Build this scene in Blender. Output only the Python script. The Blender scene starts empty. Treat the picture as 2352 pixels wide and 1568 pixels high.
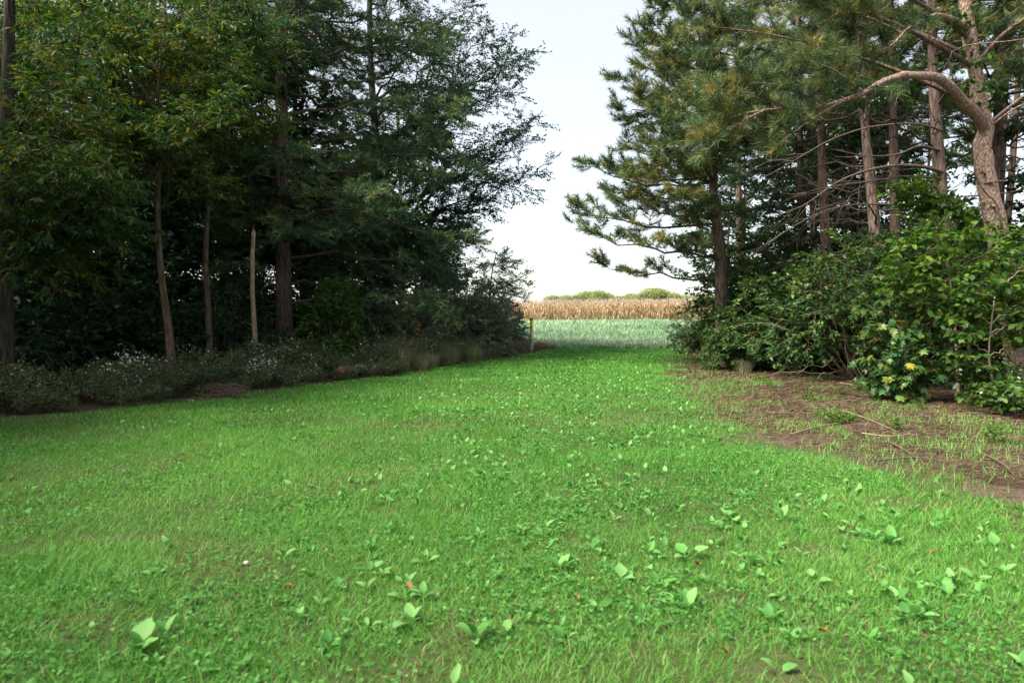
import bpy, math
import numpy as np

C = bpy.context.scene.collection
rng = np.random.default_rng(11)
U = rng.uniform

# ------------------------------------------------------------------ camera
PITCH = math.atan(60 / 1568.0)
EYE = 1.5
cam = bpy.data.cameras.new('camera')
cam.sensor_width = 36.0
cam.lens = 24.0
cam.clip_start = 0.05
cam.clip_end = 5000
cam.dof.use_dof = True
cam.dof.focus_distance = 15.0
cam.dof.aperture_fstop = 2.8
camo = bpy.data.objects.new('camera', cam)
camo.location = (0, 0, EYE)
camo.rotation_euler = (math.pi / 2 - PITCH, 0, 0)
C.objects.link(camo)
bpy.context.scene.camera = camo

# ------------------------------------------------------------------ sky, sun, exposure
SUN_EL, SUN_ROT = math.radians(52), math.radians(243)
world = bpy.data.worlds.new('World')
bpy.context.scene.world = world
world.use_nodes = True
wn = world.node_tree
wn.nodes.clear()
sky = wn.nodes.new('ShaderNodeTexSky')
sky.sky_type = 'NISHITA'
sky.sun_disc = False
sky.sun_elevation = SUN_EL
sky.sun_rotation = SUN_ROT
sky.air_density = 1.0
sky.dust_density = 1.4
sky.ozone_density = 1.0
mixc = wn.nodes.new('ShaderNodeMix')
mixc.data_type = 'RGBA'
mixc.inputs['Factor'].default_value = 0.5
mixc.inputs['B'].default_value = (5.4, 5.2, 4.75, 1)
bg = wn.nodes.new('ShaderNodeBackground')
bg.inputs['Strength'].default_value = 0.084
wo = wn.nodes.new('ShaderNodeOutputWorld')
wn.links.new(sky.outputs['Color'], mixc.inputs['A'])
wn.links.new(mixc.outputs['Result'], bg.inputs['Color'])
wn.links.new(bg.outputs['Background'], wo.inputs['Surface'])

sl = bpy.data.lights.new('sun', 'SUN')
sl.energy = 4.3
sl.angle = math.radians(30)
sl.color = (1.0, 0.93, 0.8)
so = bpy.data.objects.new('sun', sl)
d = np.array([math.sin(SUN_ROT) * math.cos(SUN_EL), math.cos(SUN_ROT) * math.cos(SUN_EL), math.sin(SUN_EL)])
so.rotation_euler = (math.pi / 2 - SUN_EL, 0, math.atan2(d[1], d[0]) + math.pi / 2)
so.location = tuple(d * 60)
C.objects.link(so)

vs = bpy.context.scene.view_settings
vs.view_transform = 'Standard'
vs.look = 'None'
vs.gamma = 1
vs.use_curve_mapping = False
vs.exposure = 1.68

# ------------------------------------------------------------------ helpers
CP, SP = math.cos(PITCH), math.sin(PITCH)


def W(px, py, Y):
    """point at depth Y that was measured at column px, row py of the photograph"""
    u, v = (px - 1176) / 1568.0, (784 - py) / 1568.0
    t = Y / (CP + v * SP)
    return np.array([u * t, Y, EYE + (v * CP - SP) * t])


_tab = np.random.default_rng(3).random((256, 256))


def vnoise(x, y, s, o=0):
    x = np.asarray(x, float) / s + 31.7 * o + 1000
    y = np.asarray(y, float) / s + 17.3 * o + 1000
    ix, iy = np.floor(x).astype(int), np.floor(y).astype(int)
    fx, fy = x - ix, y - iy
    fx, fy = fx * fx * (3 - 2 * fx), fy * fy * (3 - 2 * fy)
    a = _tab[ix % 256, iy % 256]; b = _tab[(ix + 1) % 256, iy % 256]
    c = _tab[ix % 256, (iy + 1) % 256]; e = _tab[(ix + 1) % 256, (iy + 1) % 256]
    return (a * (1 - fx) + b * fx) * (1 - fy) + (c * (1 - fx) + e * fx) * fy


def sstep(a, b, x):
    t = np.clip((np.asarray(x, float) - a) / (b - a), 0, 1)
    return t * t * (3 - 2 * t)


def gz(x, y):
    x = np.asarray(x, float); y = np.asarray(y, float)
    z = 0.10 * (vnoise(x, y, 3.1) - .5) + 0.03 * (vnoise(x, y, .7, 1) - .5)
    z = z * sstep(140, 60, y)
    z = z + .85 * sstep(31, 78, y) + np.maximum(0, y - 77) * .0125 * sstep(900, 300, y) + .006 * np.clip(x, -60, 60) * sstep(45, 80, y)
    return z


def unit(v):
    return v / np.maximum(np.linalg.norm(v, axis=-1, keepdims=True), 1e-9)


def build(name, V, faces, mats, parent=None, var=None, smooth=False, base=(0, 0, 0), kind=None, mati=None):
    """one mesh object from a vertex array and a list of (m,3) / (m,4) index arrays"""
    V = np.asarray(V, np.float32) - np.asarray(base, np.float32)
    me = bpy.data.meshes.new(name)
    faces = [np.asarray(f, np.int32) for f in faces if len(f)]
    loops = np.concatenate([f.ravel() for f in faces])
    tot = np.concatenate([np.full(len(f), f.shape[1], np.int32) for f in faces])
    start = np.concatenate([[0], np.cumsum(tot)[:-1]]).astype(np.int32)
    me.vertices.add(len(V)); me.vertices.foreach_set('co', V.ravel())
    me.loops.add(len(loops)); me.loops.foreach_set('vertex_index', loops)
    me.polygons.add(len(tot)); me.polygons.foreach_set('loop_start', start)
    if mati is not None:
        me.polygons.foreach_set('material_index', np.asarray(mati, np.int32))
    if smooth:
        me.polygons.foreach_set('use_smooth', np.ones(len(tot), bool))
    if var is not None:
        a = me.attributes.new('var', 'FLOAT', 'POINT')
        a.data.foreach_set('value', np.asarray(var, np.float32))
    me.update(calc_edges=True)
    for m in (mats if isinstance(mats, (list, tuple)) else [mats]):
        me.materials.append(m)
    o = bpy.data.objects.new(name, me)
    C.objects.link(o)
    if parent is not None:
        o.parent = parent
    if kind:
        o['kind'] = kind
    return o


def tag(o, label, cat, group=None):
    o['label'] = label; o['category'] = cat
    if group:
        o['group'] = group
    return o


def thing(name, label, cat, loc, group=None, rotz=0):
    o = bpy.data.objects.new(name, None)
    o.empty_display_size = .2
    C.objects.link(o)
    o.location = tuple(float(c) for c in loc)
    o.rotation_euler = (0, 0, rotz)
    return tag(o, label, cat, group)


def dup(root, loc, rotz, scale, label, group=None, cat=None):
    r = root.copy(); C.objects.link(r)
    r.location = tuple(float(c) for c in loc); r.rotation_euler = (0, 0, rotz)
    r.scale = (scale, scale, scale) if np.isscalar(scale) else scale
    r['label'] = label
    if group:
        r['group'] = group
    elif 'group' in r:
        del r['group']
    if cat:
        r['category'] = cat
    for ch in list(root.children):
        c = ch.copy(); C.objects.link(c); c.parent = r
        for g in ch.children:
            e = g.copy(); C.objects.link(e); e.parent = c
    return r


class Tubes:
    def __init__(s):
        s.V, s.Q, s.n = [], [], 0

    def add(s, P, R, sides=5, cap=False):
        P = np.asarray(P, float); R = np.asarray(R, float)
        T = unit(np.gradient(P, axis=0))
        m = np.abs(T.mean(0)); ref = np.zeros(3); ref[np.argmin(m)] = 1
        A = unit(np.cross(T, ref)); B = np.cross(T, A)
        ang = np.arange(sides) * 2 * math.pi / sides
        V = P[:, None] + R[:, None, None] * (np.cos(ang)[None, :, None] * A[:, None] + np.sin(ang)[None, :, None] * B[:, None])
        n = len(P)
        i = np.arange(n - 1)[:, None] * sides + np.arange(sides)[None]
        j = np.arange(n - 1)[:, None] * sides + (np.arange(sides)[None] + 1) % sides
        s.V.append(V.reshape(-1, 3)); s.Q.append(np.stack([i, j, j + sides, i + sides], -1).reshape(-1, 4) + s.n)
        s.n += n * sides

    def obj(s, name, mat, parent=None, base=(0, 0, 0), kind=None, smooth=True):
        return build(name, np.concatenate(s.V), [np.concatenate(s.Q)], mat, parent, smooth=smooth, base=base, kind=kind)


def curve(p0, p1, bow=(0, 0, 0), n=7, wob=0.0):
    t = np.linspace(0, 1, n)[:, None]
    p0 = np.asarray(p0, float); p1 = np.asarray(p1, float)
    P = p0 * (1 - t) + p1 * t + 4 * t * (1 - t) * np.asarray(bow, float)
    if wob:
        w = rng.normal(0, wob, (n, 3)); w[0] = 0; w[-1] *= .3
        P = P + w
    return P


def poly(pts, n=16):
    """smooth (Catmull-Rom) resampling of a polyline"""
    P = np.asarray(pts, float)
    Q = np.vstack([2 * P[0] - P[1], P, 2 * P[-1] - P[-2]])
    m = len(P) - 1
    out = []
    for t in np.linspace(0, m - 1e-6, n):
        i = int(t); f = t - i
        a, b, c, e = Q[i:i + 4]
        out.append(.5 * (2 * b + (c - a) * f + (2 * a - 5 * b + 4 * c - e) * f * f + (3 * b - a - 3 * c + e) * f ** 3))
    return np.array(out)


def along(L, t):
    n = len(L) - 1
    x = np.clip(t, 0, 1) * n
    i = np.minimum(np.floor(x).astype(int), n - 1)
    f = (x - i)
    return L[i] * (1 - f) + L[i + 1] * f, unit(L[i + 1] - L[i])


Z = np.array([0, 0, 1.0])


class Twigs:
    def __init__(s):
        s.S, s.D, s.L = [], [], []

    def put(s, p, dd, l):
        s.S.append(p); s.D.append(dd); s.L.append(l)

    def arr(s):
        return np.array(s.S), unit(np.array(s.D)), np.array(s.L)


def ramify(tb, tw, L, r0, nsec, slen, flat=.5, up=.2, droop=-.1, lo=.25, ntw=6, tlen=.4, ang=55, taper=.55, sides=3, tipn=2):
    side = 1 if U() < .5 else -1
    for k in range(nsec):
        t = lo + (1 - lo) * (k + U(.1, .9)) / nsec
        p, T = along(L, t)
        S = np.cross(T, Z); S = unit(S) if np.linalg.norm(S) > .15 else unit(rng.normal(size=3))
        N = np.cross(S, T)
        side = -side
        roll = rng.normal(0, .9) * (1 - flat)
        a = math.radians(ang) * U(.7, 1.25)
        dd = unit(T * math.cos(a) + math.sin(a) * (S * side * math.cos(roll) + N * math.sin(roll)) + Z * up)
        l = slen * (1 - taper * t) * U(.65, 1.2)
        s = np.linspace(0, 1, 4)[:, None]
        P = p + dd * l * s + Z * (droop * l) * s ** 2 + rng.normal(0, .04 * l, (4, 3)) * s
        r = max(.004, r0 * (1 - .7 * t) * .4)
        tb.add(P, np.linspace(r, .003, 4), sides)
        sd = 1
        for j in range(ntw):
            q, QT = along(P, .18 + .8 * (j + U()) / ntw)
            sd = -sd
            qs = np.cross(QT, Z); qs = unit(qs) if np.linalg.norm(qs) > .1 else unit(rng.normal(size=3))
            b = math.radians(45) * U(.5, 1.3)
            tw.put(q, QT * math.cos(b) + math.sin(b) * (qs * sd + rng.normal(0, .45, 3) * (1.15 - flat)) + Z * up * .5, tlen * U(.6, 1.2))
        tw.put(P[-1] - dd * tlen * .3, P[-1] - P[-2], tlen * U(.8, 1.2))
    for _ in range(tipn):
        p, T = along(L, U(.9, 1))
        tw.put(p, T + rng.normal(0, .25, 3), tlen)


def scatter(tv, tf, P, X, Y, N, sc):
    """template (k,3) placed n times; returns verts (n*k,3) and faces"""
    tv = np.asarray(tv, float); tf = np.asarray(tf, int)
    sc = np.asarray(sc, float)
    if sc.ndim == 1:
        sc = np.repeat(sc[:, None], 3, 1)
    V = P[:, None] + (tv[None, :, 0, None] * sc[:, None, 0:1]) * X[:, None] + (tv[None, :, 1, None] * sc[:, None, 1:2]) * Y[:, None] + (tv[None, :, 2, None] * sc[:, None, 2:3]) * N[:, None]
    F = tf[None] + (np.arange(len(P)) * len(tv))[:, None, None]
    return V.reshape(-1, 3), F.reshape(-1, tf.shape[1])


def frame(Y, N):
    Y = unit(Y); X = np.cross(Y, N); X = unit(X)
    return X, Y, np.cross(X, Y)


LEAF = (np.array([[0, 0, 0], [-.27, .42, .05], [0, 1, -.12], [.27, .42, .05]]), np.array([[0, 3, 2], [0, 2, 1]]))
NARROW = (np.array([[0, 0, 0], [-.15, .45, .03], [0, 1, -.12], [.15, .45, .03]]), np.array([[0, 3, 2], [0, 2, 1]]))
OVAL = (np.array([[0, 0, 0], [-.26, .28, .06], [-.25, .66, .03], [0, 1, -.1], [.25, .66, .03], [.26, .28, .06], [0, .5, -.02]]),
        np.array([[0, 6, 1], [1, 6, 2], [2, 6, 3], [3, 6, 4], [4, 6, 5], [5, 6, 0]]))
_mp = [(0, 0), (-.22, .02), (-.5, .12), (-.3, .3), (-.56, .56), (-.22, .55), (0, 1), (.22, .55), (.56, .56), (.3, .3), (.5, .12), (.22, .02)]
MAPLE = (np.array([[x, y, -.25 * abs(x) - .12 * y * y] for x, y in _mp] + [[0, .35, .03]]),
         np.array([[12, (i + 1) % 12, i] for i in range(12)]))
CONE = (np.array([[1, 0, 0], [-.5, 0, .87], [-.5, 0, -.87], [0, 1, 0]]), np.array([[0, 1, 3], [1, 2, 3], [2, 0, 3]]))


def brush(n, ln, w, a0, a1, body=1.0, seed=0):
    """a tuft of n needles round a unit twig along +y (needle length ln in twig units)"""
    r = np.random.default_rng(seed)
    V, F = [], []
    for k in range(n):
        y = body * (k + r.random()) / n
        az = r.random() * 6.283
        a = math.radians(r.uniform(a0, a1))
        dd = np.array([math.sin(a) * math.cos(az), math.cos(a), math.sin(a) * math.sin(az)])
        sd = unit(np.cross(dd, r.normal(size=3)))
        b = np.array([0, y, 0]); l = ln * r.uniform(.75, 1.1)
        V += [b - sd * w, b + sd * w, b + dd * l + np.array([0, 0, -.04 * l])]
        F.append([3 * k, 3 * k + 1, 3 * k + 2])
    return np.array(V), np.array(F)


def leaves_on(tw, tmpl, m, size, out=.7, droop=.15, nz=.8, keep=1.0, lo=.1):
    """m leaves on every twig; returns V, F, var"""
    S, D, L = tw.arr() if isinstance(tw, Twigs) else tw
    n = len(S)
    f = (np.arange(m)[None] + rng.random((n, m))) / m * (1 - lo) + lo
    P = S[:, None] + D[:, None] * (L[:, None] * f)[:, :, None]
    sd = np.cross(D, Z); sd = unit(sd + rng.normal(0, .15, sd.shape))
    sg = np.where(np.arange(m) % 2 == 0, 1, -1)[None, :, None]
    A = D[:, None] * (.6) + sd[:, None] * sg * out + rng.normal(0, .4, (n, m, 3)) - Z * droop
    N = Z * nz + rng.normal(0, .5, (n, m, 3))
    P = P.reshape(-1, 3); A = A.reshape(-1, 3); N = N.reshape(-1, 3)
    if keep < 1:
        k = rng.random(len(P)) < keep
        P, A, N = P[k], A[k], N[k]
    X, Y, N = frame(A, N)
    sz = size * rng.uniform(.6, 1.25, len(P))
    V, F = scatter(*tmpl, P, X, Y, N, sz)
    return V, F, np.repeat(rng.random(len(P)), len(tmpl[0]))


def tufts_on(tw, tmpl, scale=1.0):
    S, D, L = tw.arr()
    X, Y, N = frame(D, unit(rng.normal(size=D.shape)))
    sc = np.stack([L * scale, L * scale, L * scale], 1)
    V, F = scatter(*tmpl, S, X, Y, N, sc)
    return V, F, np.repeat(rng.random(len(S)), len(tmpl[0]))


def twig_cones(tw, r=.004):
    S, D, L = tw.arr()
    X, Y, N = frame(D, unit(rng.normal(size=D.shape)))
    return scatter(*CONE, S, X, Y, N, np.stack([np.full(len(S), r), L, np.full(len(S), r)], 1))


# ------------------------------------------------------------------ materials
def newmat(name):
    m = bpy.data.materials.new(name); m.use_nodes = True
    nt = m.node_tree; nt.nodes.clear()
    return m, nt, nt.nodes.new, nt.links.new


def ramp(nt, stops):
    r = nt.nodes.new('ShaderNodeValToRGB')
    e = r.color_ramp.elements
    while len(e) < len(stops):
        e.new(.5)
    for k, (p, c) in enumerate(stops):
        e[k].position = p; e[k].color = (*c, 1)
    return r


def mat_leaf(name, stops, transl=.35, rough=.5, spec=.3, clump=.9, amp=.5, tcol=1.25):
    m, nt, N, L = newmat(name)
    at = N('ShaderNodeAttribute'); at.attribute_name = 'var'
    tc = N('ShaderNodeTexCoord')
    no = N('ShaderNodeTexNoise'); no.inputs['Scale'].default_value = clump; no.inputs['Detail'].default_value = 2
    L(tc.outputs['Object'], no.inputs['Vector'])
    ma = N('ShaderNodeMath'); ma.operation = 'MULTIPLY_ADD'; ma.inputs[1].default_value = amp * 2; ma.inputs[2].default_value = -amp
    L(no.outputs['Fac'], ma.inputs[0])
    ad = N('ShaderNodeMath'); ad.operation = 'ADD'
    L(at.outputs['Fac'], ad.inputs[0]); L(ma.outputs[0], ad.inputs[1])
    r = ramp(nt, stops); L(ad.outputs[0], r.inputs['Fac'])
    p = N('ShaderNodeBsdfPrincipled'); p.inputs['Roughness'].default_value = rough
    p.inputs['Specular IOR Level'].default_value = spec
    L(r.outputs['Color'], p.inputs['Base Color'])
    t = N('ShaderNodeBsdfTranslucent')
    hs = N('ShaderNodeHueSaturation'); hs.inputs['Value'].default_value = tcol; hs.inputs['Saturation'].default_value = 1.1
    L(r.outputs['Color'], hs.inputs['Color']); L(hs.outputs['Color'], t.inputs['Color'])
    mx = N('ShaderNodeMixShader'); mx.inputs[0].default_value = transl
    o = N('ShaderNodeOutputMaterial')
    L(p.outputs[0], mx.inputs[1]); L(t.outputs[0], mx.inputs[2]); L(mx.outputs[0], o.inputs['Surface'])
    return m


def mat_bark(name, stops, scale=7, stretch=.18, bump=.6, moss=None):
    m, nt, N, L = newmat(name)
    tc = N('ShaderNodeTexCoord'); mp = N('ShaderNodeMapping'); mp.inputs['Scale'].default_value = (scale, scale, scale * stretch)
    L(tc.outputs['Object'], mp.inputs['Vector'])
    v = N('ShaderNodeTexVoronoi'); v.inputs['Scale'].default_value = 2.2; v.feature = 'DISTANCE_TO_EDGE'
    n = N('ShaderNodeTexNoise'); n.inputs['Scale'].default_value = 3; n.inputs['Detail'].default_value = 6
    L(mp.outputs[0], n.inputs['Vector'])
    wv = N('ShaderNodeMix'); wv.data_type = 'RGBA'; wv.inputs['Factor'].default_value = .15
    L(mp.outputs[0], wv.inputs['A']); L(n.outputs['Color'], wv.inputs['B']); L(wv.outputs['Result'], v.inputs['Vector'])
    mu = N('ShaderNodeMath'); mu.operation = 'MULTIPLY_ADD'; mu.inputs[1].default_value = .9; L(v.outputs['Distance'], mu.inputs[0]); L(n.outputs['Fac'], mu.inputs[2])
    r = ramp(nt, stops); L(mu.outputs[0], r.inputs['Fac'])
    p = N('ShaderNodeBsdfPrincipled'); p.inputs['Roughness'].default_value = .9; p.inputs['Specular IOR Level'].default_value = .15
    L(r.outputs['Color'], p.inputs['Base Color'])
    b = N('ShaderNodeBump'); b.inputs['Strength'].default_value = bump; b.inputs['Distance'].default_value = .03
    L(mu.outputs[0], b.inputs['Height']); L(b.outputs[0], p.inputs['Normal'])
    o = N('ShaderNodeOutputMaterial'); L(p.outputs[0], o.inputs['Surface'])
    return m


def mat_ground(name, stops, s1=1.2, s2=25, bump=.5, mixf=.5):
    m, nt, N, L = newmat(name)
    tc = N('ShaderNodeTexCoord')
    a = N('ShaderNodeTexNoise'); a.inputs['Scale'].default_value = s1; a.inputs['Detail'].default_value = 5
    b = N('ShaderNodeTexNoise'); b.inputs['Scale'].default_value = s2; b.inputs['Detail'].default_value = 6; b.inputs['Roughness'].default_value = .7
    L(tc.outputs['Object'], a.inputs['Vector']); L(tc.outputs['Object'], b.inputs['Vector'])
    mx = N('ShaderNodeMix'); mx.inputs['Factor'].default_value = mixf
    L(a.outputs['Fac'], mx.inputs['A']); L(b.outputs['Fac'], mx.inputs['B'])
    r = ramp(nt, stops); L(mx.outputs['Result'], r.inputs['Fac'])
    p = N('ShaderNodeBsdfPrincipled'); p.inputs['Roughness'].default_value = .95; p.inputs['Specular IOR Level'].default_value = .1
    L(r.outputs['Color'], p.inputs['Base Color'])
    bp = N('ShaderNodeBump'); bp.inputs['Strength'].default_value = bump; bp.inputs['Distance'].default_value = .04
    L(b.outputs['Fac'], bp.inputs['Height']); L(bp.outputs[0], p.inputs['Normal'])
    o = N('ShaderNodeOutputMaterial'); L(p.outputs[0], o.inputs['Surface'])
    return m


def mat_plain(name, col, rough=.6, spec=.3, noise=.12, scale=30):
    m, nt, N, L = newmat(name)
    n = N('ShaderNodeTexNoise'); n.inputs['Scale'].default_value = scale; n.inputs['Detail'].default_value = 4
    tc = N('ShaderNodeTexCoord'); L(tc.outputs['Object'], n.inputs['Vector'])
    c = np.array(col)
    r = ramp(nt, [(.3, tuple(c * (1 - noise))), (.7, tuple(np.minimum(1, c * (1 + noise))))]); L(n.outputs['Fac'], r.inputs['Fac'])
    p = N('ShaderNodeBsdfPrincipled'); p.inputs['Roughness'].default_value = rough; p.inputs['Specular IOR Level'].default_value = spec
    L(r.outputs['Color'], p.inputs['Base Color'])
    o = N('ShaderNodeOutputMaterial'); L(p.outputs[0], o.inputs['Surface'])
    return m


M = {}
M['grass'] = mat_leaf('grass_blade', [(0, (.032, .135, .020)), (.45, (.092, .300, .036)), (.86, (.18, .41, .075)), (.97, (.31, .38, .12)), (1.0, (.38, .32, .17))], .4, .45, .3, .6, .38)
M['forage'] = mat_leaf('forage_leaf', [(0, (.050, .17, .036)), (.5, (.10, .28, .060)), (1, (.20, .40, .12))], .35, .55, .22, .9, .3)
M['clover'] = mat_leaf('clover_leaf', [(0, (.030, .13, .026)), (.6, (.065, .22, .040)), (1, (.13, .29, .06))], .3, .55, .2, .5, .2)
M['wpine'] = mat_leaf('soft_pine_needles', [(0, (.024, .066, .040)), (.45, (.060, .130, .058)), (1, (.18, .23, .075))], .25, .5, .25, .5, .6)
M['rpine'] = mat_leaf('long_pine_needles', [(0, (.030, .068, .036)), (.45, (.075, .125, .045)), (.88, (.17, .20, .060)), (1, (.26, .20, .06))], .2, .45, .3, .7, .42)
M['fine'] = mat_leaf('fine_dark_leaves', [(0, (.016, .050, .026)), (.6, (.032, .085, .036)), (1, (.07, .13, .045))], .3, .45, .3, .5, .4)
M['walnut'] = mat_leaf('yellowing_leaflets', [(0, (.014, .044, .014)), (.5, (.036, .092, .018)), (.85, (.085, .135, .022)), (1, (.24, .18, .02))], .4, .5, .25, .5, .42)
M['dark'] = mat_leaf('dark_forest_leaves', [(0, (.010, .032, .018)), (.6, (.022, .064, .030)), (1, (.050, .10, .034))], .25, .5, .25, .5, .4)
M['shrub'] = mat_leaf('shrub_leaves', [(0, (.018, .052, .018)), (.5, (.036, .095, .024)), (.88, (.080, .145, .03)), (1, (.22, .24, .05))], .35, .45, .3, .6, .42)
M['grey'] = mat_leaf('greyish_leaves', [(0, (.060, .085, .058)), (.5, (.10, .14, .09)), (1, (.19, .22, .14))], .3, .5, .3, .6, .3)
M['greydark'] = mat_leaf('dark_greyish_leaves', [(0, (.065, .110, .070)), (.5, (.13, .190, .115)), (1, (.25, .30, .20))], .3, .5, .3, .6, .35)
M['vine'] = mat_leaf('vine_leaves', [(0, (.022, .065, .014)), (.6, (.050, .115, .018)), (1, (.11, .17, .028))], .35, .45, .3, .8, .3)
M['maple'] = mat_leaf('maple_leaves', [(0, (.036, .105, .036)), (.65, (.065, .155, .038)), (.92, (.12, .18, .03)), (1, (.34, .28, .03))], .35, .4, .35, 1.2, .25)
M['bright'] = mat_leaf('light_understory_leaves', [(0, (.032, .090, .015)), (.6, (.075, .160, .022)), (1, (.17, .23, .035))], .4, .45, .3, .8, .3)
M['weed'] = mat_leaf('weed_leaves', [(0, (.034, .070, .028)), (.6, (.085, .125, .048)), (1, (.20, .19, .10))], .3, .5, .25, .9, .35)
M['straw'] = mat_leaf('dry_straw', [(0, (.13, .10, .055)), (.5, (.24, .18, .10)), (1, (.36, .29, .19))], .25, .7, .15, 1.0, .3)
M['pstraw'] = mat_leaf('pinkish_dead_stalks', [(0, (.15, .09, .075)), (.5, (.28, .19, .15)), (1, (.42, .32, .26))], .1, .8, .15, 1.0, .3)
M['tallgrass'] = mat_leaf('seeding_grass', [(0, (.085, .125, .055)), (.5, (.18, .21, .10)), (1, (.38, .32, .22))], .3, .6, .2, .8, .35)
M['litterb'] = mat_leaf('fallen_needles', [(0, (.045, .028, .018)), (.5, (.092, .060, .038)), (1, (.19, .138, .092))], .05, .8, .15, 1.5, .3)
M['corn'] = mat_leaf('dry_corn', [(0, (.20, .125, .070)), (.5, (.40, .285, .170)), (1, (.58, .47, .33))], .25, .7, .15, .3, .3)
M['tassel'] = mat_leaf('corn_tassel', [(0, (.40, .30, .26)), (1, (.60, .49, .44))], .2, .8, .1, .3, .2)
M['cover'] = mat_leaf('cover_crop', [(0, (.085, .18, .080)), (.5, (.18, .295, .165)), (1, (.44, .52, .36))], .3, .6, .2, .15, .4)
M['seed'] = mat_leaf('pale_seed_heads', [(0, (.28, .30, .25)), (1, (.46, .45, .42))], .3, .8, .1, .2, .2)
M['far'] = mat_leaf('far_tree_leaves', [(0, (.13, .18, .07)), (.5, (.25, .31, .11)), (1, (.42, .44, .18))], .3, .6, .2, .15, .5)
M['white'] = mat_leaf('white_petals', [(0, (.62, .62, .60)), (1, (.82, .82, .80))], .2, .6, .2, 1, .2)
M['yellow'] = mat_leaf('yellow_florets', [(0, (.55, .38, .02)), (1, (.75, .55, .03))], .2, .6, .2, 1, .2)
M['berry'] = mat_plain('red_berries', (.40, .03, .02), .3, .5)
M['bark'] = mat_bark('dark_bark', [(.3, (.018, .015, .012)), (.6, (.05, .04, .033)), (.95, (.10, .083, .07))])
M['pbark'] = mat_bark('pine_bark', [(.3, (.045, .030, .025)), (.6, (.125, .087, .072)), (.95, (.25, .18, .15))])
M['lbark'] = mat_bark('pale_reddish_bark', [(.25, (.09, .055, .042)), (.55, (.27, .185, .145)), (.95, (.48, .37, .30))], 10, .5, 1.0)
M['wbark'] = mat_bark('white_pine_bark', [(.3, (.045, .034, .030)), (.6, (.11, .082, .07)), (.95, (.19, .15, .135))], 6)
M['tanbark'] = mat_bark('tan_sapling_bark', [(.25, (.035, .025, .018)), (.55, (.095, .068, .047)), (.95, (.21, .155, .115))], 9)
M['twig'] = mat_bark('twig_bark', [(.3, (.06, .045, .035)), (.9, (.16, .12, .095))], 12, .4, .2)
M['stem'] = mat_bark('shrub_stem_bark', [(.3, (.12, .085, .06)), (.9, (.33, .25, .19))], 12, .4, .2)
M['dead'] = mat_bark('bare_dead_wood', [(.3, (.13, .09, .06)), (.9, (.40, .30, .20))], 10, .2, .6)

# ------------------------------------------------------------------ ground sheets
def xL(y):
    return np.interp(y, [-12, 2, 7, 10, 12.6, 15.6, 19.4, 24, 28, 31], [-19, -12.5, -9.3, -7.3, -5.4, -3.7, -2.2, -.25, 1.2, 2.2])


def xR(y):
    return np.interp(y, [-12, 0, 4.9, 6.7, 7.7, 8.5, 10, 11.4, 13.4, 18.5, 23.3, 28, 31], [4.6, 4.2, 3.75, 3.3, 3.0, 2.75, 2.9, 3.15, 3.6, 4.75, 5.7, 6.6, 7.1])


def sheet(name, mat, xs, ys, lift, mask=None):
    X, Y = np.meshgrid(xs, ys)
    Zz = gz(X, Y) + lift
    n, m = len(ys), len(xs)
    idx = np.arange(n * m).reshape(n, m)
    F = np.stack([idx[:-1, :-1], idx[:-1, 1:], idx[1:, 1:], idx[1:, :-1]], -1).reshape(-1, 4)
    if mask is not None:
        cx = X.ravel()[F].mean(1); cy = Y.ravel()[F].mean(1)
        F = F[mask(cx, cy)]
    V = np.stack([X.ravel(), Y.ravel(), Zz.ravel()], 1)
    used, inv = np.unique(F, return_inverse=True)
    return build(name, V[used], [inv.reshape(-1, 4)], mat, smooth=True, kind='structure')


M['forest'] = mat_ground('forest_litter', [(.3, (.020, .015, .010)), (.55, (.050, .036, .024)), (.8, (.10, .072, .05))])
M['soil'] = mat_ground('lawn_soil', [(.3, (.035, .045, .018)), (.5, (.06, .080, .028)), (.62, (.080, .072, .036)), (.8, (.12, .095, .06))], 1.5, 30, .6)
M['dirt'] = mat_ground('needle_dirt', [(.3, (.035, .026, .018)), (.5, (.078, .056, .039)), (.7, (.13, .098, .068))], .8, 22, .7)
M['fieldg'] = mat_ground('field_green', [(.3, (.09, .17, .07)), (.55, (.15, .26, .12)), (.8, (.25, .32, .19))], .12, 3, .3, .4)

xs = np.unique(np.concatenate([np.linspace(-900, -60, 24), np.linspace(-60, 60, 121), np.linspace(60, 900, 24)]))
ys = np.unique(np.concatenate([np.linspace(-60, -6, 20), np.linspace(-6, 40, 90), np.linspace(40, 200, 50), np.linspace(200, 2000, 30)]))
sheet('ground', M['forest'], xs, ys, 0)
lx = np.linspace(-14, 8, 130); ly = np.linspace(-4, 30.5, 170)
sheet('lawn_soil', M['soil'], lx, ly, .010, lambda x, y: (x > xL(y) - .5 + .7 * (vnoise(x, y, .5) - .5)) & (x < xR(y) + .1 + .9 * (vnoise(x, y, .5, 3) - .5) + 1.1 * (vnoise(x, y, 2.3, 22) - .5) * sstep(9, 13, y)))
px_ = np.linspace(1.5, 13, 95); py_ = np.linspace(-4, 30, 170)
sheet('path', M['dirt'], px_, py_, .005, lambda x, y: (x > xR(y) - .8 + .9 * (vnoise(x, y, .9, 25) - .5)) & (x < xR(y) + 5.5 + 1.0 * (vnoise(x, y, 1.0, 5) - .5)))
fx = np.linspace(-60, 70, 120); fy = np.linspace(29.5, 160, 80)
sheet('field', M['fieldg'], fx, fy, .02, lambda x, y: (y > 30 + 1.2 * (vnoise(x, y, 1.5) - .5)) & (x > -3 - (y - 30) * .3) & (x < 10 + (y - 30) * .6))

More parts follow.
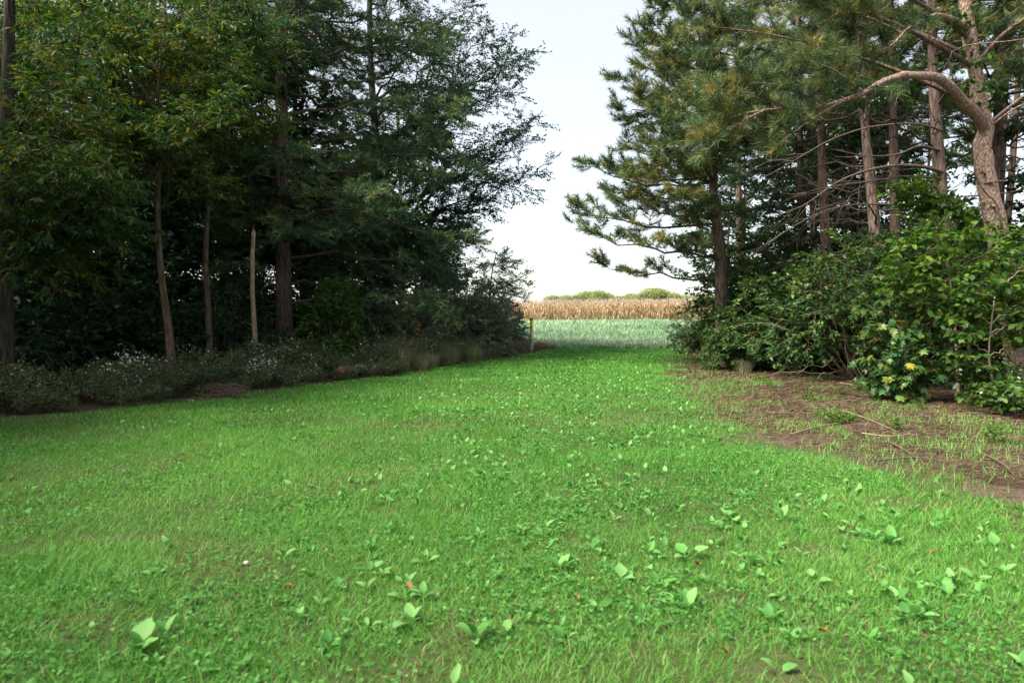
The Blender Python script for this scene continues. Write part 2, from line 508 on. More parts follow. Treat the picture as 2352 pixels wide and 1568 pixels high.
# ------------------------------------------------------------------ far field: cover crop, corn, tree line
def veg_blades(P, h, w, lean, segs=2, hang=0.0):
    """curved blades: P (n,3), height, width, lean -> verts, faces"""
    n = len(P)
    az = rng.uniform(0, 6.283, n)
    dx = np.stack([np.cos(az), np.sin(az), np.zeros(n)], 1)
    fa = az + rng.normal(0, .5, n) + math.pi / 2
    sx = np.stack([np.cos(fa), np.sin(fa), np.zeros(n)], 1)
    Vs = []
    h = np.broadcast_to(h, n); w = np.broadcast_to(w, n); lean = np.broadcast_to(lean, n)
    for k in range(segs):
        t = k / segs
        c = P + Z * (h * t * (1 - hang * t))[:, None] + dx * (lean * h * t * t)[:, None]
        ww = (w * (1 - .55 * t * t) * .5)[:, None]
        Vs += [c - sx * ww, c + sx * ww]
    Vs.append(P + Z * (h * (1 - hang))[:, None] + dx * (lean * h)[:, None])
    V = np.stack(Vs, 1).reshape(-1, 3)
    k = 2 * segs + 1
    t = []
    for s in range(segs - 1):
        a = 2 * s
        t += [[a, a + 1, a + 3], [a, a + 3, a + 2]]
    a = 2 * (segs - 1)
    t.append([a, a + 1, a + 2])
    F = (np.array(t)[None] + (np.arange(n) * k)[:, None, None]).reshape(-1, 3)
    return V, F, k


n = 28000
y = 30.2 + 47 * rng.random(n) ** 1.25
x = -2 - (y - 30) * .25 + rng.random(n) * (10 + (y - 30) * .75)
P = np.stack([x, y, gz(x, y)], 1)
h = rng.uniform(.14, .36, n) * (1 - .45 * sstep(68, 76, y)) * (.55 + .45 * sstep(31, 36, y))
V, F, k = veg_blades(P, h, rng.uniform(.05, .12, n), rng.uniform(.3, 1.2, n))
build('cover_crop', V, [F], M['cover'], var=np.repeat(np.clip(rng.random(n) * .6 + .25 * vnoise(x, y, 6) + .2 * sstep(50, 72, y), 0, 1), k), kind='stuff')
n = 6000
y = 31.5 + 40 * rng.random(n) ** 1.4
x = -1 - (y - 30) * .25 + rng.random(n) * (9 + (y - 30) * .75)
P = np.stack([x, y, gz(x, y)], 1)
V, F, k = veg_blades(P, rng.uniform(.22, .5, n), rng.uniform(.012, .03, n), rng.uniform(.1, .6, n))
build('seed_heads', V, [F], M['seed'], var=np.repeat(rng.random(n), k), kind='stuff')


def corn_template(full, seed):
    r = np.random.default_rng(seed)
    V, F, v, mi = [], [], [], []

    def blade(b, az, l, w, up, var, m=0):
        dx = np.array([math.cos(az), math.sin(az), 0]); sx = np.array([-dx[1], dx[0], 0])
        i = len(V)
        for t in (0, .35, .7):
            c = b + dx * l * t * .8 + Z * (up * t - 1.5 * up * t * t - .55 * l * t * t * (1 if m == 0 else 0))
            V.extend([c - sx * w * (1 - .4 * t), c + sx * w * (1 - .4 * t)])
        V.append(b + dx * l * .8 + Z * (-.5 * up - .55 * l * (1 if m == 0 else 0)))
        for q in ((0, 1, 3), (0, 3, 2), (2, 3, 5), (2, 5, 4), (4, 5, 6)):
            F.append([i + s for s in q]); mi.append(m)
        v.extend([var] * 7)
    H = 2.15
    for a in (0, 1.6):
        i = len(V); c, s = math.cos(a) * .02, math.sin(a) * .02
        V.extend([np.array([-c, -s, 0]), np.array([c, s, 0]), np.array([c * .5, s * .5, H]), np.array([-c * .5, -s * .5, H])])
        F.extend([[i, i + 1, i + 2], [i, i + 2, i + 3]]); mi.extend([0, 0]); v.extend([.55] * 4)
    for k in range(9 if full else 4):
        zz = (.35 + .18 * k) if full else (1.3 + .2 * k)
        blade(np.array([0, 0, zz]), r.random() * 6.28, r.uniform(.4, .75), r.uniform(.03, .05), r.uniform(.15, .35), r.random() * .8)
    for k in range(4):
        az = r.random() * 6.28; i = len(V)
        dx = np.array([math.cos(az), math.sin(az), 0]); sx = np.array([-dx[1], dx[0], 0]) * .012
        b = np.array([0, 0, H - .1])
        V.extend([b - sx, b + sx, b + dx * .16 + Z * .32])
        F.append([i, i + 1, i + 2]); mi.append(1); v.extend([r.random()] * 3)
    return np.array(V), np.array(F), np.array(v), np.array(mi)


Vc, Fc, vc, mc, off = [], [], [], [], 0
tm = [corn_template(True, s) for s in range(4)] + [corn_template(False, s + 9) for s in range(3)]
for row in range(26):
    yy = 77 + row * .8 + max(0, row - 14) * .8
    full = row < 9
    m = 170 if full else 130
    px0, px1 = -8 - row * .2, 32 + row * .5
    X0 = np.sort(rng.uniform(px0, px1, m)); Y0 = yy + rng.normal(0, .07, m)
    front = (X0 > 14) * 0 - 1.2 * sstep(2, 20, X0) + 1.0
    Y0 = Y0 + front
    sel = rng.integers(0, 4 if full else 3, m) + (0 if full else 4)
    for s in np.unique(sel):
        t = tm[s]; ii = sel == s
        az = rng.uniform(0, 6.28, ii.sum())
        Xa = np.stack([np.cos(az), np.sin(az), 0 * az], 1); Ya = np.stack([-np.sin(az), np.cos(az), 0 * az], 1)
        Na = np.tile(Z, (ii.sum(), 1)) + rng.normal(0, .03, (ii.sum(), 3))
        P = np.stack([X0[ii], Y0[ii], gz(X0[ii], Y0[ii])], 1)
        V, F = scatter(t[0], t[1], P, Xa, Ya, Na, rng.uniform(.88, 1.1, ii.sum()))
        Vc.append(V); Fc.append(F + off); off += len(V)
        vc.append(np.clip(np.tile(t[2], ii.sum()) + np.repeat(rng.normal(0, .15, ii.sum()), len(t[0])), 0, 1)); mc.append(np.tile(t[3], ii.sum()))
build('corn_crop', np.concatenate(Vc), [np.concatenate(Fc)], [M['corn'], M['tassel']], var=np.concatenate(vc), kind='stuff', mati=np.concatenate(mc))


def clump_crown(center_r, n, leaf, blobs, seedv=0):
    """leaf clumps on a set of lumpy blobs: blobs rows are (x, y, z, r)"""
    P, A = [], []
    w = np.array([b[3] ** 2 for b in blobs]); w = w / w.sum()
    for b, ww in zip(blobs, w):
        m = int(n * ww)
        dd = unit(rng.normal(size=(m, 3)))
        lum = .75 + .5 * vnoise(dd[:, 0] * 2 + b[0], dd[:, 1] * 2 + dd[:, 2] * 1.7, .5, seedv)
        rr = b[3] * lum * rng.uniform(.72, 1.05, m)
        P.append(np.array(b[:3]) + dd * rr[:, None] * np.array([1, 1, .85])); A.append(dd)
    P = np.concatenate(P); A = np.concatenate(A)
    X, Y, N = frame(unit(rng.normal(size=A.shape)) + A * .4, A + rng.normal(0, .6, A.shape))
    V, F = scatter(*LEAF, P, X, Y, N, leaf * rng.uniform(.6, 1.3, len(P)))
    return V, F, np.repeat(rng.random(len(P)), 4)


def far_tree(seed, Hh, Rr):
    blobs = []
    for k in range(11):
        a = U(0, 6.28); q = U(0, .75) * Rr
        blobs.append((q * math.cos(a), q * math.sin(a), Hh * U(.38, .82), Rr * U(.38, .6)))
    blobs.append((0, 0, Hh * .8, Rr * .5))
    r = thing('field_edge_tree', 'x', 'tree', (0, 0, 0), 'trees beyond the corn')
    tb = Tubes(); tb.add(curve((0, 0, -.3), (0, 0, Hh * .75), (U(-.3, .3), 0, 0), 6), np.linspace(.35, .12, 6), 6)
    for k in range(5):
        b = blobs[k]; tb.add(curve((0, 0, Hh * .3), b[:3], (0, 0, -.3), 4), np.linspace(.16, .05, 4), 4)
    tb.obj('trunk', M['bark'], r)
    V, F, v = clump_crown(None, 5600, .6, blobs, seed)
    build('crown', V, [F], M['far'], r, var=v, kind='stuff')
    return r


ft = [far_tree(s, 11 + s, 5.5 + .4 * s) for s in range(3)]
FAR = [(1272, 681, 'short rounded tree at the very start of the tree line beyond the corn'),
       (1300, 680, 'low yellow-green tree second along the tree line beyond the corn'),
       (1325, 676, 'yellow-green tree third along the far tree line, slightly taller than the second'),
       (1352, 672, 'broad pale tree near the middle of the first clump beyond the corn'),
       (1376, 670, 'tallest tree of the first clump beyond the corn'),
       (1396, 673, 'dark narrow tree beside the dip between the two far clumps'),
       (1424, 682, 'low tree at the start of the second clump beyond the corn'),
       (1448, 676, 'yellowish tree low in the second clump beyond the corn'),
       (1474, 673, 'mid-height tree in the middle of the second far clump'),
       (1503, 665, 'tallest domed tree on the whole tree line beyond the corn'),
       (1527, 670, 'broad green tree just past the tallest dome beyond the corn'),
       (1549, 672, 'round green tree at the end of the second far clump'),
       (1578, 681, 'low pale tree in the gap beside the edge pine, beyond the corn'),
       (1606, 680, 'last low tree of the far line, partly behind the edge pine branches'),
       (1640, 676, 'far tree seen in slits through the shrubs under the edge pine')]
for i, (px, py, lab) in enumerate(FAR):
    D = 330 + U(-14, 14)
    top = W(px, py, D); b = gz(top[0], D)
    sc = (top[2] - b) / (11 + i % 3)
    sc *= 1.06
    s = (sc * 1.4, sc * 1.3, sc)
    if i < 3:
        o = ft[i]; o.location = (top[0], D, float(b)); o.rotation_euler[2] = U(0, 6); o.scale = s; o['label'] = lab
    else:
        dup(ft[i % 3], (top[0], D, b), U(0, 6.28), s, lab, 'trees beyond the corn')

# ------------------------------------------------------------------ tree makers
WP_TUFT = brush(21, .38, .035, 22, 62, 1.0, 1)
RP_TUFT = brush(46, .56, .024, 18, 68, .9, 2)
RP_TUFT3 = brush(60, .60, .015, 20, 75, .8, 6)
RP_TUFT2 = brush(34, .60, .026, 20, 80, .8, 4)


def finish_tree(root, base, trunk_pts, trunk_r, limbs, bark, crown_parts, sides=10, limbbark=None):
    """trunk, one part per limb, and the crown under a root; everything given in world coordinates"""
    tb = Tubes(); tb.add(trunk_pts, trunk_r, sides)
    tb.obj('trunk', M[bark], root, base)
    for l in limbs:
        l.obj('limb', M[limbbark or bark], root, base)
    V, F, v, off = [], [], [], 0
    for (a, b, c) in crown_parts:
        V.append(a); F.append(b + off); v.append(c); off += len(a)
    return np.concatenate(V), np.concatenate(F), np.concatenate(v)


def trunk_radius(n, r0, r1, flare=1.35):
    t = np.linspace(0, 1, n)
    return (r0 + (r1 - r0) * t ** .8) * (1 + (flare - 1) * np.exp(-t * 18)) * (1 + rng.normal(0, .02, n))


def broadleaf(name, label, cat, trunk, r0, tips, leafm, tmpl, lsize, nleaf=9, nsec=9, slen=1.6, ntw=6, tlen=.45, bark='bark',
              group=None, t0=(.3, .95), droop=-.12, up=.2, keep=1.0, lo=.25, bowz=.25, flat=.35, lr=.28, out=.7, ldroop=.2):
    trunk = np.asarray(trunk, float); base = trunk[0].copy()
    root = thing(name, label, cat, base, group)
    n = len(trunk); rad = trunk_radius(n, r0, r0 * .25)
    tw = Twigs(); limbs = []
    tips = sorted(tips, key=lambda p: p[2])
    for k, tip in enumerate(tips):
        tip = np.asarray(tip, float)
        ts = np.linspace(0, 1, 60); pts = np.array([along(trunk, t)[0] for t in ts])
        hor = np.hypot(*(pts[:, :2] - tip[:2]).T)
        want = tip[2] - .55 * hor
        j = int(np.argmin(np.abs(pts[:, 2] - want) + 1e3 * ((ts < t0[0]) | (ts > t0[1]))))
        p0 = pts[j]
        l = np.linalg.norm(tip - p0)
        rl = min(r0 * lr * 2, max(.012, r0 * lr * (1 - .5 * ts[j]) * (.5 + .12 * l)))
        L = curve(p0, tip, (0, 0, bowz * .25 * l * U(-.4, 1)), 9, .03 * l)
        tb = Tubes(); tb.add(L, np.linspace(rl, .006, 9), 6)
        ramify(tb, tw, L, rl, max(3, int(nsec * l / 3)), slen * min(1.2, .4 + l / 4), flat, up, droop, lo, ntw, tlen)
        limbs.append(tb)
    parts = [leaves_on(tw, tmpl, nleaf, lsize, out, ldroop, .8, keep)]
    V, F, v = finish_tree(root, base, trunk, rad, limbs, bark, parts)
    tc, tf = twig_cones(tw)
    build('crown', V, [F], M[leafm], root, var=v, base=base, kind='stuff')
    build('twig', tc, [tf], M['twig'], root, base=base, kind='stuff')
    return root


def straight(base, top, bow=.0, n=14):
    P = curve(base, top, (U(-1, 1) * bow, U(-1, 1) * bow, 0), n)
    P[1:-1, :2] += rng.normal(0, .02, (n - 2, 2))
    return P


def white_pine(name, label, base, Hh, r0, seed, zlo=2.0, reach=5.2, face=True):
    base = np.asarray(base, float)
    root = thing(name, label, 'tree', base)
    trunk = straight(base - [0, 0, .2], base + [.15, .1, Hh], .1, 18)
    tw = Twigs(); limbs = []
    z = zlo
    while z < Hh - .6:
        f = z / Hh
        nb = 5 if z > 4 else 3
        a0 = U(0, 6.28)
        for k in range(nb):
            z += U(-.12, .12)
            a = a0 + k * 6.283 / nb + U(-.35, .35)
            toward = max(0, -math.sin(a))               # 1 = faces the camera side
            l = reach * (1.02 - f) ** .45 * U(.75, 1.05) * (1 - .3 * toward) * (1.22 if math.cos(a) > .2 else .9)
            if z < 5.2 and math.cos(a) < -.2:
                l *= .55
            if l < .5 or (toward > .6 and z < 9.5 and U() < .75 and not 4.1 < z < 5.2):
                continue
            p0, _ = along(trunk, min(.98, z / Hh))
            dd = np.array([math.cos(a), math.sin(a), .05 - .08 * (1 - f) + .5 * f ** 3])
            L = curve(p0, p0 + dd * l, (0, 0, .05 * l), 8, .02 * l)
            L[:, 2] += -.10 * l * np.sin(np.linspace(0, 1, 8) * math.pi) ** 2 * 0
            tb = Tubes(); rl = .012 + .0085 * l
            tb.add(L, np.linspace(rl, .006, 8), 5)
            ramify(tb, tw, L, rl, int(5 + 3.1 * l), .30 * l + .40, .55, .10, -.22, .2, 10, .40, 52, .60, 3, 4)
            limbs.append(tb)
        z += U(.5, .75) * (1 if z < 12 else 2.2)
    V, F, v = finish_tree(root, base, trunk, trunk_radius(18, r0, .05, 1.25), limbs, 'wbark', [tufts_on(tw, WP_TUFT)], 12)
    build('crown', V, [F], M['wpine'], root, var=v, base=base, kind='stuff')
    return root


# ------------------------------------------------------------------ left woods
white_pine('white_pine', 'tall soft-needled pine with a straight dark trunk and drooping blue-green tiers',
           np.array([W(652, 700, 21)[0], 21, 0]), 23, .27, 1)

# broadleaf tree whose fine-leaved limbs reach out over the corridor behind the pine
D = 27
tr = poly([np.array([W(900, 0, D)[0], D, -.2]), W(890, 640, D), W(872, 470, D), W(862, 300, D), W(850, 120, D), W(850, -120, D), W(855, -330, D)], 20)
tips = [W(1212, 118, 26), W(1190, 150, 26.5), W(1160, 95, 28), W(1228, 275, 26), W(1236, 385, 26), W(1215, 330, 27.5), W(1180, 215, 28), W(1165, 445, 26), W(1115, 480, 26.5),
        W(1110, 60, 28), W(1085, 10, 27), W(1130, 160, 25.5), W(1060, -60, 29), W(1195, 420, 27), W(1150, 300, 25), W(1075, 560, 26), W(1040, 610, 25.5),
        W(1120, 380, 29), W(1090, 250, 29.5), W(1000, 560, 24), W(930, 560, 24.5), W(860, 520, 25), W(980, 640, 24.5), W(880, 400, 29), W(960, 200, 30), W(820, 300, 30),
        W(900, 90, 30), W(1020, 420, 24.5), W(1060, 640, 28), W(1020, 200, 24.5), W(990, 60, 24.5), W(1040, 110, 25), W(1000, 300, 24), W(980, 440, 23.8), W(1050, 520, 24.5), W(960, -250, 28), W(1090, -200, 27), W(860, -100, 29), W(1000, -400, 27)]
broadleaf('broadleaf_tree', 'fine-leaved tree behind the tall pine, thin limbs reaching out against the pale sky', 'tree', tr, .26, tips, 'fine', LEAF, .105, 9, 13, 1.6, 8, .42,
          'bark', lo=.3, flat=.2, droop=-.1, t0=(.25, .97), out=.8)


def leafy_px(name, label, D, trunk_px, r0, tip_px, leafm, tmpl, lsize, **kw):
    P = [W(a, b, D) for a, b in trunk_px]
    P[0][2] = gz(P[0][0], D) - .15
    P.append(P[-1] + np.array([U(-.3, .3), U(-.2, .4), 3.0]))
    tr = poly(P, 18)
    tips = [W(a, b, D + c) for a, b, c in tip_px]
    return broadleaf(name, label, 'tree', tr, r0, tips, leafm, tmpl, lsize, **kw)


def fan(cx, cy, rx, ry, n, dd):
    a = np.arange(n) * 2.39996; q = np.sqrt((np.arange(n) + .5) / n)
    return [(cx + rx * q[i] * math.cos(a[i]), cy + ry * q[i] * math.sin(a[i]), U(-dd, dd)) for i in range(n)]


leafy_px('walnut_tree', 'slim crooked tan-barked tree with yellowing leaflets, peeling trunk rising from white asters', 15.2,
         [(398, 840), (388, 760), (374, 660), (366, 570), (362, 450), (370, 330), (366, 180), (380, 20)], .095,
         fan(300, 150, 260, 210, 26, 2.2) + fan(450, 330, 120, 120, 5, 1.2) + [(300, -120, 0), (480, -150, 1), (150, -80, -1)],
         'walnut', NARROW, .15, nleaf=13, nsec=12, slen=1.4, ntw=7, tlen=.5, bark='tanbark', droop=-.25, ldroop=.45, t0=(.4, .97), group=None)
leafy_px('walnut_tree', 'straighter slim tree with lighter green leaflets between the crooked tree and the tall pine', 17.5,
         [(482, 825), (478, 700), (472, 610), (478, 470), (484, 360), (486, 240), (480, 100), (484, -60)], .085,
         fan(510, 130, 120, 190, 18, 1.8) + [(600, 240, -.5), (590, 300, 0), (620, 90, 0), (470, -150, 0), (560, -160, 1), (400, -100, 0)],
         'walnut', NARROW, .15, nleaf=13, nsec=11, slen=1.3, ntw=7, tlen=.5, bark='tanbark', droop=-.25, ldroop=.45, t0=(.4, .97))
leafy_px('edge_tree', 'large dark trunk at the woodland edge with low yellow-green sprays hanging into view', 12.2,
         [(4, 980), (8, 800), (12, 500), (18, 200), (24, -60)], .20,
         fan(130, 400, 190, 140, 20, 1.6) + fan(90, 90, 200, 160, 12, 2.5) + [(240, 420, -.8), (270, 480, -.4), (60, 520, -1.2), (180, 520, -.6)],
         'walnut', NARROW, .14, nleaf=13, nsec=12, slen=1.2, ntw=7, tlen=.48, bark='bark', droop=-.3, ldroop=.45, t0=(.3, .97), lr=.16)


# background trees of the wood and added shading trees: two makes, copied
def wood_tree(seed, Hh, R, zlo, leafm, lsize, nl, ntips, r0):
    tips = []
    for k in range(ntips):
        a = k * 2.39996 + U(-.3, .3); f = (k + .5) / ntips
        q = R * (.35 + .65 * math.sin(math.pi * min(1, .15 + .85 * f))) * U(.75, 1.1)
        if f > .42 and k % 3:
            continue
        tips.append((q * math.cos(a), q * math.sin(a), zlo + (Hh - zlo) * f + U(-.5, .5)))
    tr = straight((0, 0, -.2), (U(-.4, .4), U(-.4, .4), Hh * .95), .25, 16)
    return broadleaf('forest_tree', 'x', 'tree', tr, r0, tips, leafm, LEAF, lsize, nl, 10, 1.8, 8, .55, 'bark', lo=.22, t0=(.08, .97), group=None)


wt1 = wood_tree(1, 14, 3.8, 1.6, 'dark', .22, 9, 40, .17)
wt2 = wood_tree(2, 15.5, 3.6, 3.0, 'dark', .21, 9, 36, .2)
WOOD = [(-11.5, 17.5, 0, 1, 'dark-trunked forest tree just past the edge tree with the low sprays'),
        (-9.6, 23, 1, 1, 'dark forest tree in the deep shade between the two slim walnut trees'),
        (-13.5, 24, 0, 1.05, 'shadowed forest tree second in from the crooked slim tree'),
        (-7.9, 26.5, 1, .95, 'leaning dark forest tree directly behind the bare pale snag'),
        (-17, 20, 1, 1.05, 'dark forest tree deep in the wood behind the edge tree'),
        (-4.9, 31, 0, .8, 'dark forest tree behind the tall pine on its open side'),
        (-16, 30, 1, 1, 'distant dark forest tree glimpsed past the crooked slim tree'),
        (-20, 27, 0, 1.1, 'distant dark forest tree at the back of the deepest shade'),
        (-11, 32, 0, 1, 'distant forest tree seen past the pale snag'),
        (-23, 22, 1, 1.1, 'forest tree far in behind the low yellow-green sprays'),
        (-15.5, 13.5, 0, .95, 'forest tree beside the large dark edge trunk'),
        (-26, 33, 0, 1.2, 'farthest forest tree on the dark side of the wood'),
        (-19, 38, 1, 1.2, 'far forest tree in the row behind the crooked tree'),
        (-12, 41, 1, 1.15, 'far forest tree in line with the second slim tree'),
        (-6.5, 40, 0, 1, 'far forest tree in line with the tall pine trunk'),
        (-12.6, 8.2, 0, 1, 'forest tree added to shade the side of the lawn, nearer than the large dark edge trunk'),  # from here on: trees outside the frame, added to shade the near lawn
        (-13.5, 2.0, 1, 1, 'unseen forest tree added to shade the near end of the lawn'),
        (-10.5, -3.0, 0, 1.0, 'unseen forest tree added to shade the start of the lawn'),
        (-6.0, -9.0, 0, 1.0, 'unseen forest tree behind the camera, added to shade across the start of the lawn')]
for i, (x, y, k, s, lab) in enumerate(WOOD):
    src = (wt1, wt2)[k]
    if i < 2:
        src.location = (x, y, float(gz(x, y))); src['label'] = lab; src.scale = (s, s, s)
    else:
        dup(src, (x, y, gz(x, y)), U(0, 6.28), s, lab)

# standing dead snag
sb = np.array([W(583, 784, 17)[0], 17, -.1]); st_ = W(582, 532, 17)
root = thing('dead_snag', 'bare pale standing dead trunk without branches, snapped off beside the tall pine', 'snag', sb)
tb = Tubes(); P = poly([sb, sb + [.02, 0, .8], W(580, 650, 17), st_], 14); P[1:-1, :2] += rng.normal(0, .008, (12, 2))
tb.add(P, np.linspace(.075, .05, 14) * (1 + rng.normal(0, .05, 14)), 9)
tb.add([st_ - [.02, 0, .03], st_ + [.0, .0, .1]], [.03, .004], 5); tb.add([st_ + [.02, 0, -.03], st_ + [.03, .0, .05]], [.022, .003], 5)
tb.obj('trunk', M['dead'], root, sb)
for (t, dx) in ((.45, -.22), (.62, -.12), (.3, .14), (.8, -.25), (.7, .09), (.2, -.12), (.9, .06)):
    p, _ = along(P, t); tb = Tubes(); tb.add(curve(p, p + [dx, 0, abs(dx) * .5], (0, 0, .01), 4), [.012, .009, .006, .003], 5); tb.obj('branch_stub', M['dead'], root, sb)


# ------------------------------------------------------------------ shrubs
def shrub(name, label, base, R, Hh, nst, leafm, tmpl, lsize, nl=8, stem='stem', bare=.35, cat='shrub', group=None, nsec=7, slen=.8, ntw=5, tlen=.35, lean=(0, 0), keep=1.0, gap=.0, extra=None):
    base = np.asarray(base, float)
    root = thing(name, label, cat, base, group)
    tw = Twigs()
    for k in range(nst):
        a = k * 2.39996 + U(-.3, .3); f = (k + .5) / nst
        el = math.asin(min(1, max(0.02, 1 - f * (1 - gap) + U(-.06, .06))))
        tip = base + np.array([R * math.cos(el) * math.cos(a) + lean[0], R * math.cos(el) * math.sin(a) + lean[1], max(.35, Hh * math.sin(el) * U(.85, 1.08))])
        p0 = base + np.array([U(-.12, .12) * R, U(-.12, .12) * R, -.05])
        L = curve(p0, tip, (0, 0, .22 * Hh * math.cos(el)), 8, .03 * R)
        tb = Tubes(); r = U(.012, .024)
        tb.add(L, np.linspace(r, .005, 8), 5)
        ramify(tb, tw, L, r, nsec, slen, .2, .15, -.12, bare, ntw, tlen)
        tb.obj('stem', M[stem], root, base)
    if extra:
        for L in extra:
            tb = Tubes(); tb.add(L, np.linspace(.016, .004, len(L)), 5); tb.obj('stem', M[stem], root, base)
    V, F, v = leaves_on(tw, tmpl, nl, lsize, .7, .2, .8, keep)
    build('foliage', V, [F], M[leafm], root, var=v, base=base, kind='stuff')
    tc, tf = twig_cones(tw, .003)
    build('twig', tc, [tf], M[stem], root, base=base, kind='stuff')
    return root


def G(x, y):
    return np.array([x, y, float(gz(x, y))])


# left side shrubs
shrub('vine_shrub', 'vine-smothered bush with heart-shaped bright green leaves beside the tall pine trunk', G(W(765, 784, 19)[0], 19), .95, 2.45, 16, 'vine', OVAL, .11, 9, bare=.15, slen=.55)
shrub('round_shrub', 'big rounded dark grey-green shrub at the woodland corner nearest the marker post', G(W(1085, 784, 25)[0], 25), 1.75, 2.95, 38, 'greydark', LEAF, .10, 13, bare=.08, slen=.9, gap=-.05)
shrub('round_shrub', 'darker shrub tucked between the vine-smothered bush and the big rounded shrub', G(W(940, 784, 23)[0], 23), 1.75, 3.0, 26, 'greydark', LEAF, .10, 10, bare=.15, slen=.9)
gsh = [o for o in bpy.data.objects if o.name.startswith('round_shrub')][0]
dup(gsh, G(W(1030, 784, 30)[0], 30), 2.1, 1.05, 'grey-green shrub filling in behind the big rounded shrub')
dup(gsh, G(W(1165, 784, 29)[0], 29), 4.0, .55, 'small low grey-green shrub at the foot of the silvery sapling')
tr = poly([G(W(1120, 784, 31)[0], 31) - [0, 0, .1], W(1122, 720, 31), W(1128, 640, 31), W(1140, 580, 31)], 10)
broadleaf('willow_sapling', 'sparse silvery sapling standing behind the big rounded shrub', 'tree', tr, .07,
          [W(1215, 660, 31), W(1200, 690, 30.5), W(1195, 600, 31.5), W(1160, 585, 31), W(1120, 590, 32), W(1080, 610, 31), W(1060, 650, 30), W(1210, 630, 32), W(1180, 640, 30), W(1140, 650, 30), W(1100, 680, 30), W(1185, 715, 30.5), W(1150, 690, 29.7), W(1150, 615, 30.2), W(1110, 620, 30), W(1090, 650, 29.8), W(1130, 665, 29.6), W(1170, 675, 30), W(1195, 650, 31.2), W(1060, 690, 30), W(1165, 600, 31.6)],
          'grey', NARROW, .15, 11, 8, .85, 6, .4, 'bark', t0=(.1, .97), lo=.2, ldroop=.1)
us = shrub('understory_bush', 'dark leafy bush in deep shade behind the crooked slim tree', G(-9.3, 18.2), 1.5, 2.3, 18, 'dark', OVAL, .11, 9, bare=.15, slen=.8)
for x, y, s, lab in [(-7.9, 18.6, .9, 'dark leafy bush between the crooked tree and the snag'), (-6.7, 18.3, .62, 'small dark bush at the foot of the pale snag'),
                     (-11.2, 16.4, 1.1, 'dark bush in the black shade beside the edge tree'), (-5.4, 20.3, .7, 'dark bush at the foot of the tall pine'),
                     (-12.5, 19.5, 1.3, 'taller dark bush deep in the wood past the edge tree'), (-8.6, 21.5, 1.2, 'dark bush behind the second slim tree'),
                     (-10.8, 13.8, 1.0, 'dark bush beside the edge trunk behind the weeds'), (-14.5, 17, 1.4, 'dark bush deep behind the edge trunk'),
                     (-2.9, 25.5, 1.0, 'dark bush behind the vine-smothered bush'), (-17.5, 24, 1.6, 'high dark thicket bush at the back of the wood'), (-11.5, 27, 1.6, 'dark thicket bush in line with the slim tree'),
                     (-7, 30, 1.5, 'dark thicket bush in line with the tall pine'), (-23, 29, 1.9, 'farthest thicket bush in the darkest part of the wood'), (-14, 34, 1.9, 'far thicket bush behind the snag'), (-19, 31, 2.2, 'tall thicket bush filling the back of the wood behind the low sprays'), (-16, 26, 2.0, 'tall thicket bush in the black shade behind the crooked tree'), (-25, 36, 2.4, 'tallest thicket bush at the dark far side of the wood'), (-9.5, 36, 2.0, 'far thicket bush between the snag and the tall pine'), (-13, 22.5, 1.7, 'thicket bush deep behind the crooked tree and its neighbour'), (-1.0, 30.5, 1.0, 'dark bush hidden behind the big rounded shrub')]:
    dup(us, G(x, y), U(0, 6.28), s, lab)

# ------------------------------------------------------------------ right plantation
def hard_pine(name, label, base, trunk, r0, tips, bark='pbark', nsec=9, slen=1.0, ntw=6, tlen=.24, tmpl=RP_TUFT, group=None, bare=(), t0=(.2, .98), lo=.35, upturn=.25, rise=.25, bowz=-.1, flare=1.3, sides=12):
    base = np.asarray(base, float)
    root = thing(name, label, 'tree', base, group)
    tw = Twigs(); limbs = []
    ts = np.linspace(0, 1, 80); pts = np.array([along(trunk, t)[0] for t in ts])
    for tip in tips:
        tip = np.asarray(tip, float)
        hor = np.hypot(*(pts[:, :2] - tip[:2]).T)
        j = int(np.argmin(np.abs(pts[:, 2] - (tip[2] - rise * hor)) + 1e3 * ((ts < t0[0]) | (ts > t0[1]))))
        l = np.linalg.norm(tip - pts[j]); rl = .012 + .008 * l
        L = curve(pts[j], tip, (0, 0, bowz * l * U(.3, 1.2)), 9, .025 * l)
        tb = Tubes(); tb.add(L, np.linspace(rl, .007, 9), 5)
        ramify(tb, tw, L, rl, int(nsec * (.4 + l / 4)), slen * (.35 + .17 * l), .55, upturn, .05, lo, ntw, tlen, 48, .5, 3, 3)
        limbs.append(tb)
    for L, r in bare:
        tb = Tubes(); tb.add(L, np.linspace(r, .005, len(L)), 6)
        m = len(L)
        for q in range(int(3 + 2 * np.linalg.norm(L[-1] - L[0]))):
            p, T = along(L, U(.3, .98))
            dd = unit(T + rng.normal(0, .55, 3)); l = U(.3, 1.0)
            K = curve(p, p + dd * l, rng.normal(0, .05, 3), 5, .015); tb.add(K, np.linspace(r * .35, .003, 5), 3)
            for _ in range(2):
                p2, T2 = along(K, U(.3, .9)); K2 = curve(p2, p2 + unit(T2 + rng.normal(0, .7, 3)) * U(.15, .5), rng.normal(0, .03, 3), 4); tb.add(K2, [.005, .004, .003, .002], 3)
        limbs.append(tb)
    n = len(trunk)
    tb = Tubes(); tb.add(trunk, trunk_radius(n, r0, r0 * .3, flare), sides); tb.obj('trunk', M[bark], root, base)
    for l in limbs:
        l.obj('limb', M['bark'], root, base)
    if len(tw.S):
        V, F, v = tufts_on(tw, tmpl)
        build('crown', V, [F], M['rpine'], root, var=v, base=base, kind='stuff')
    return root


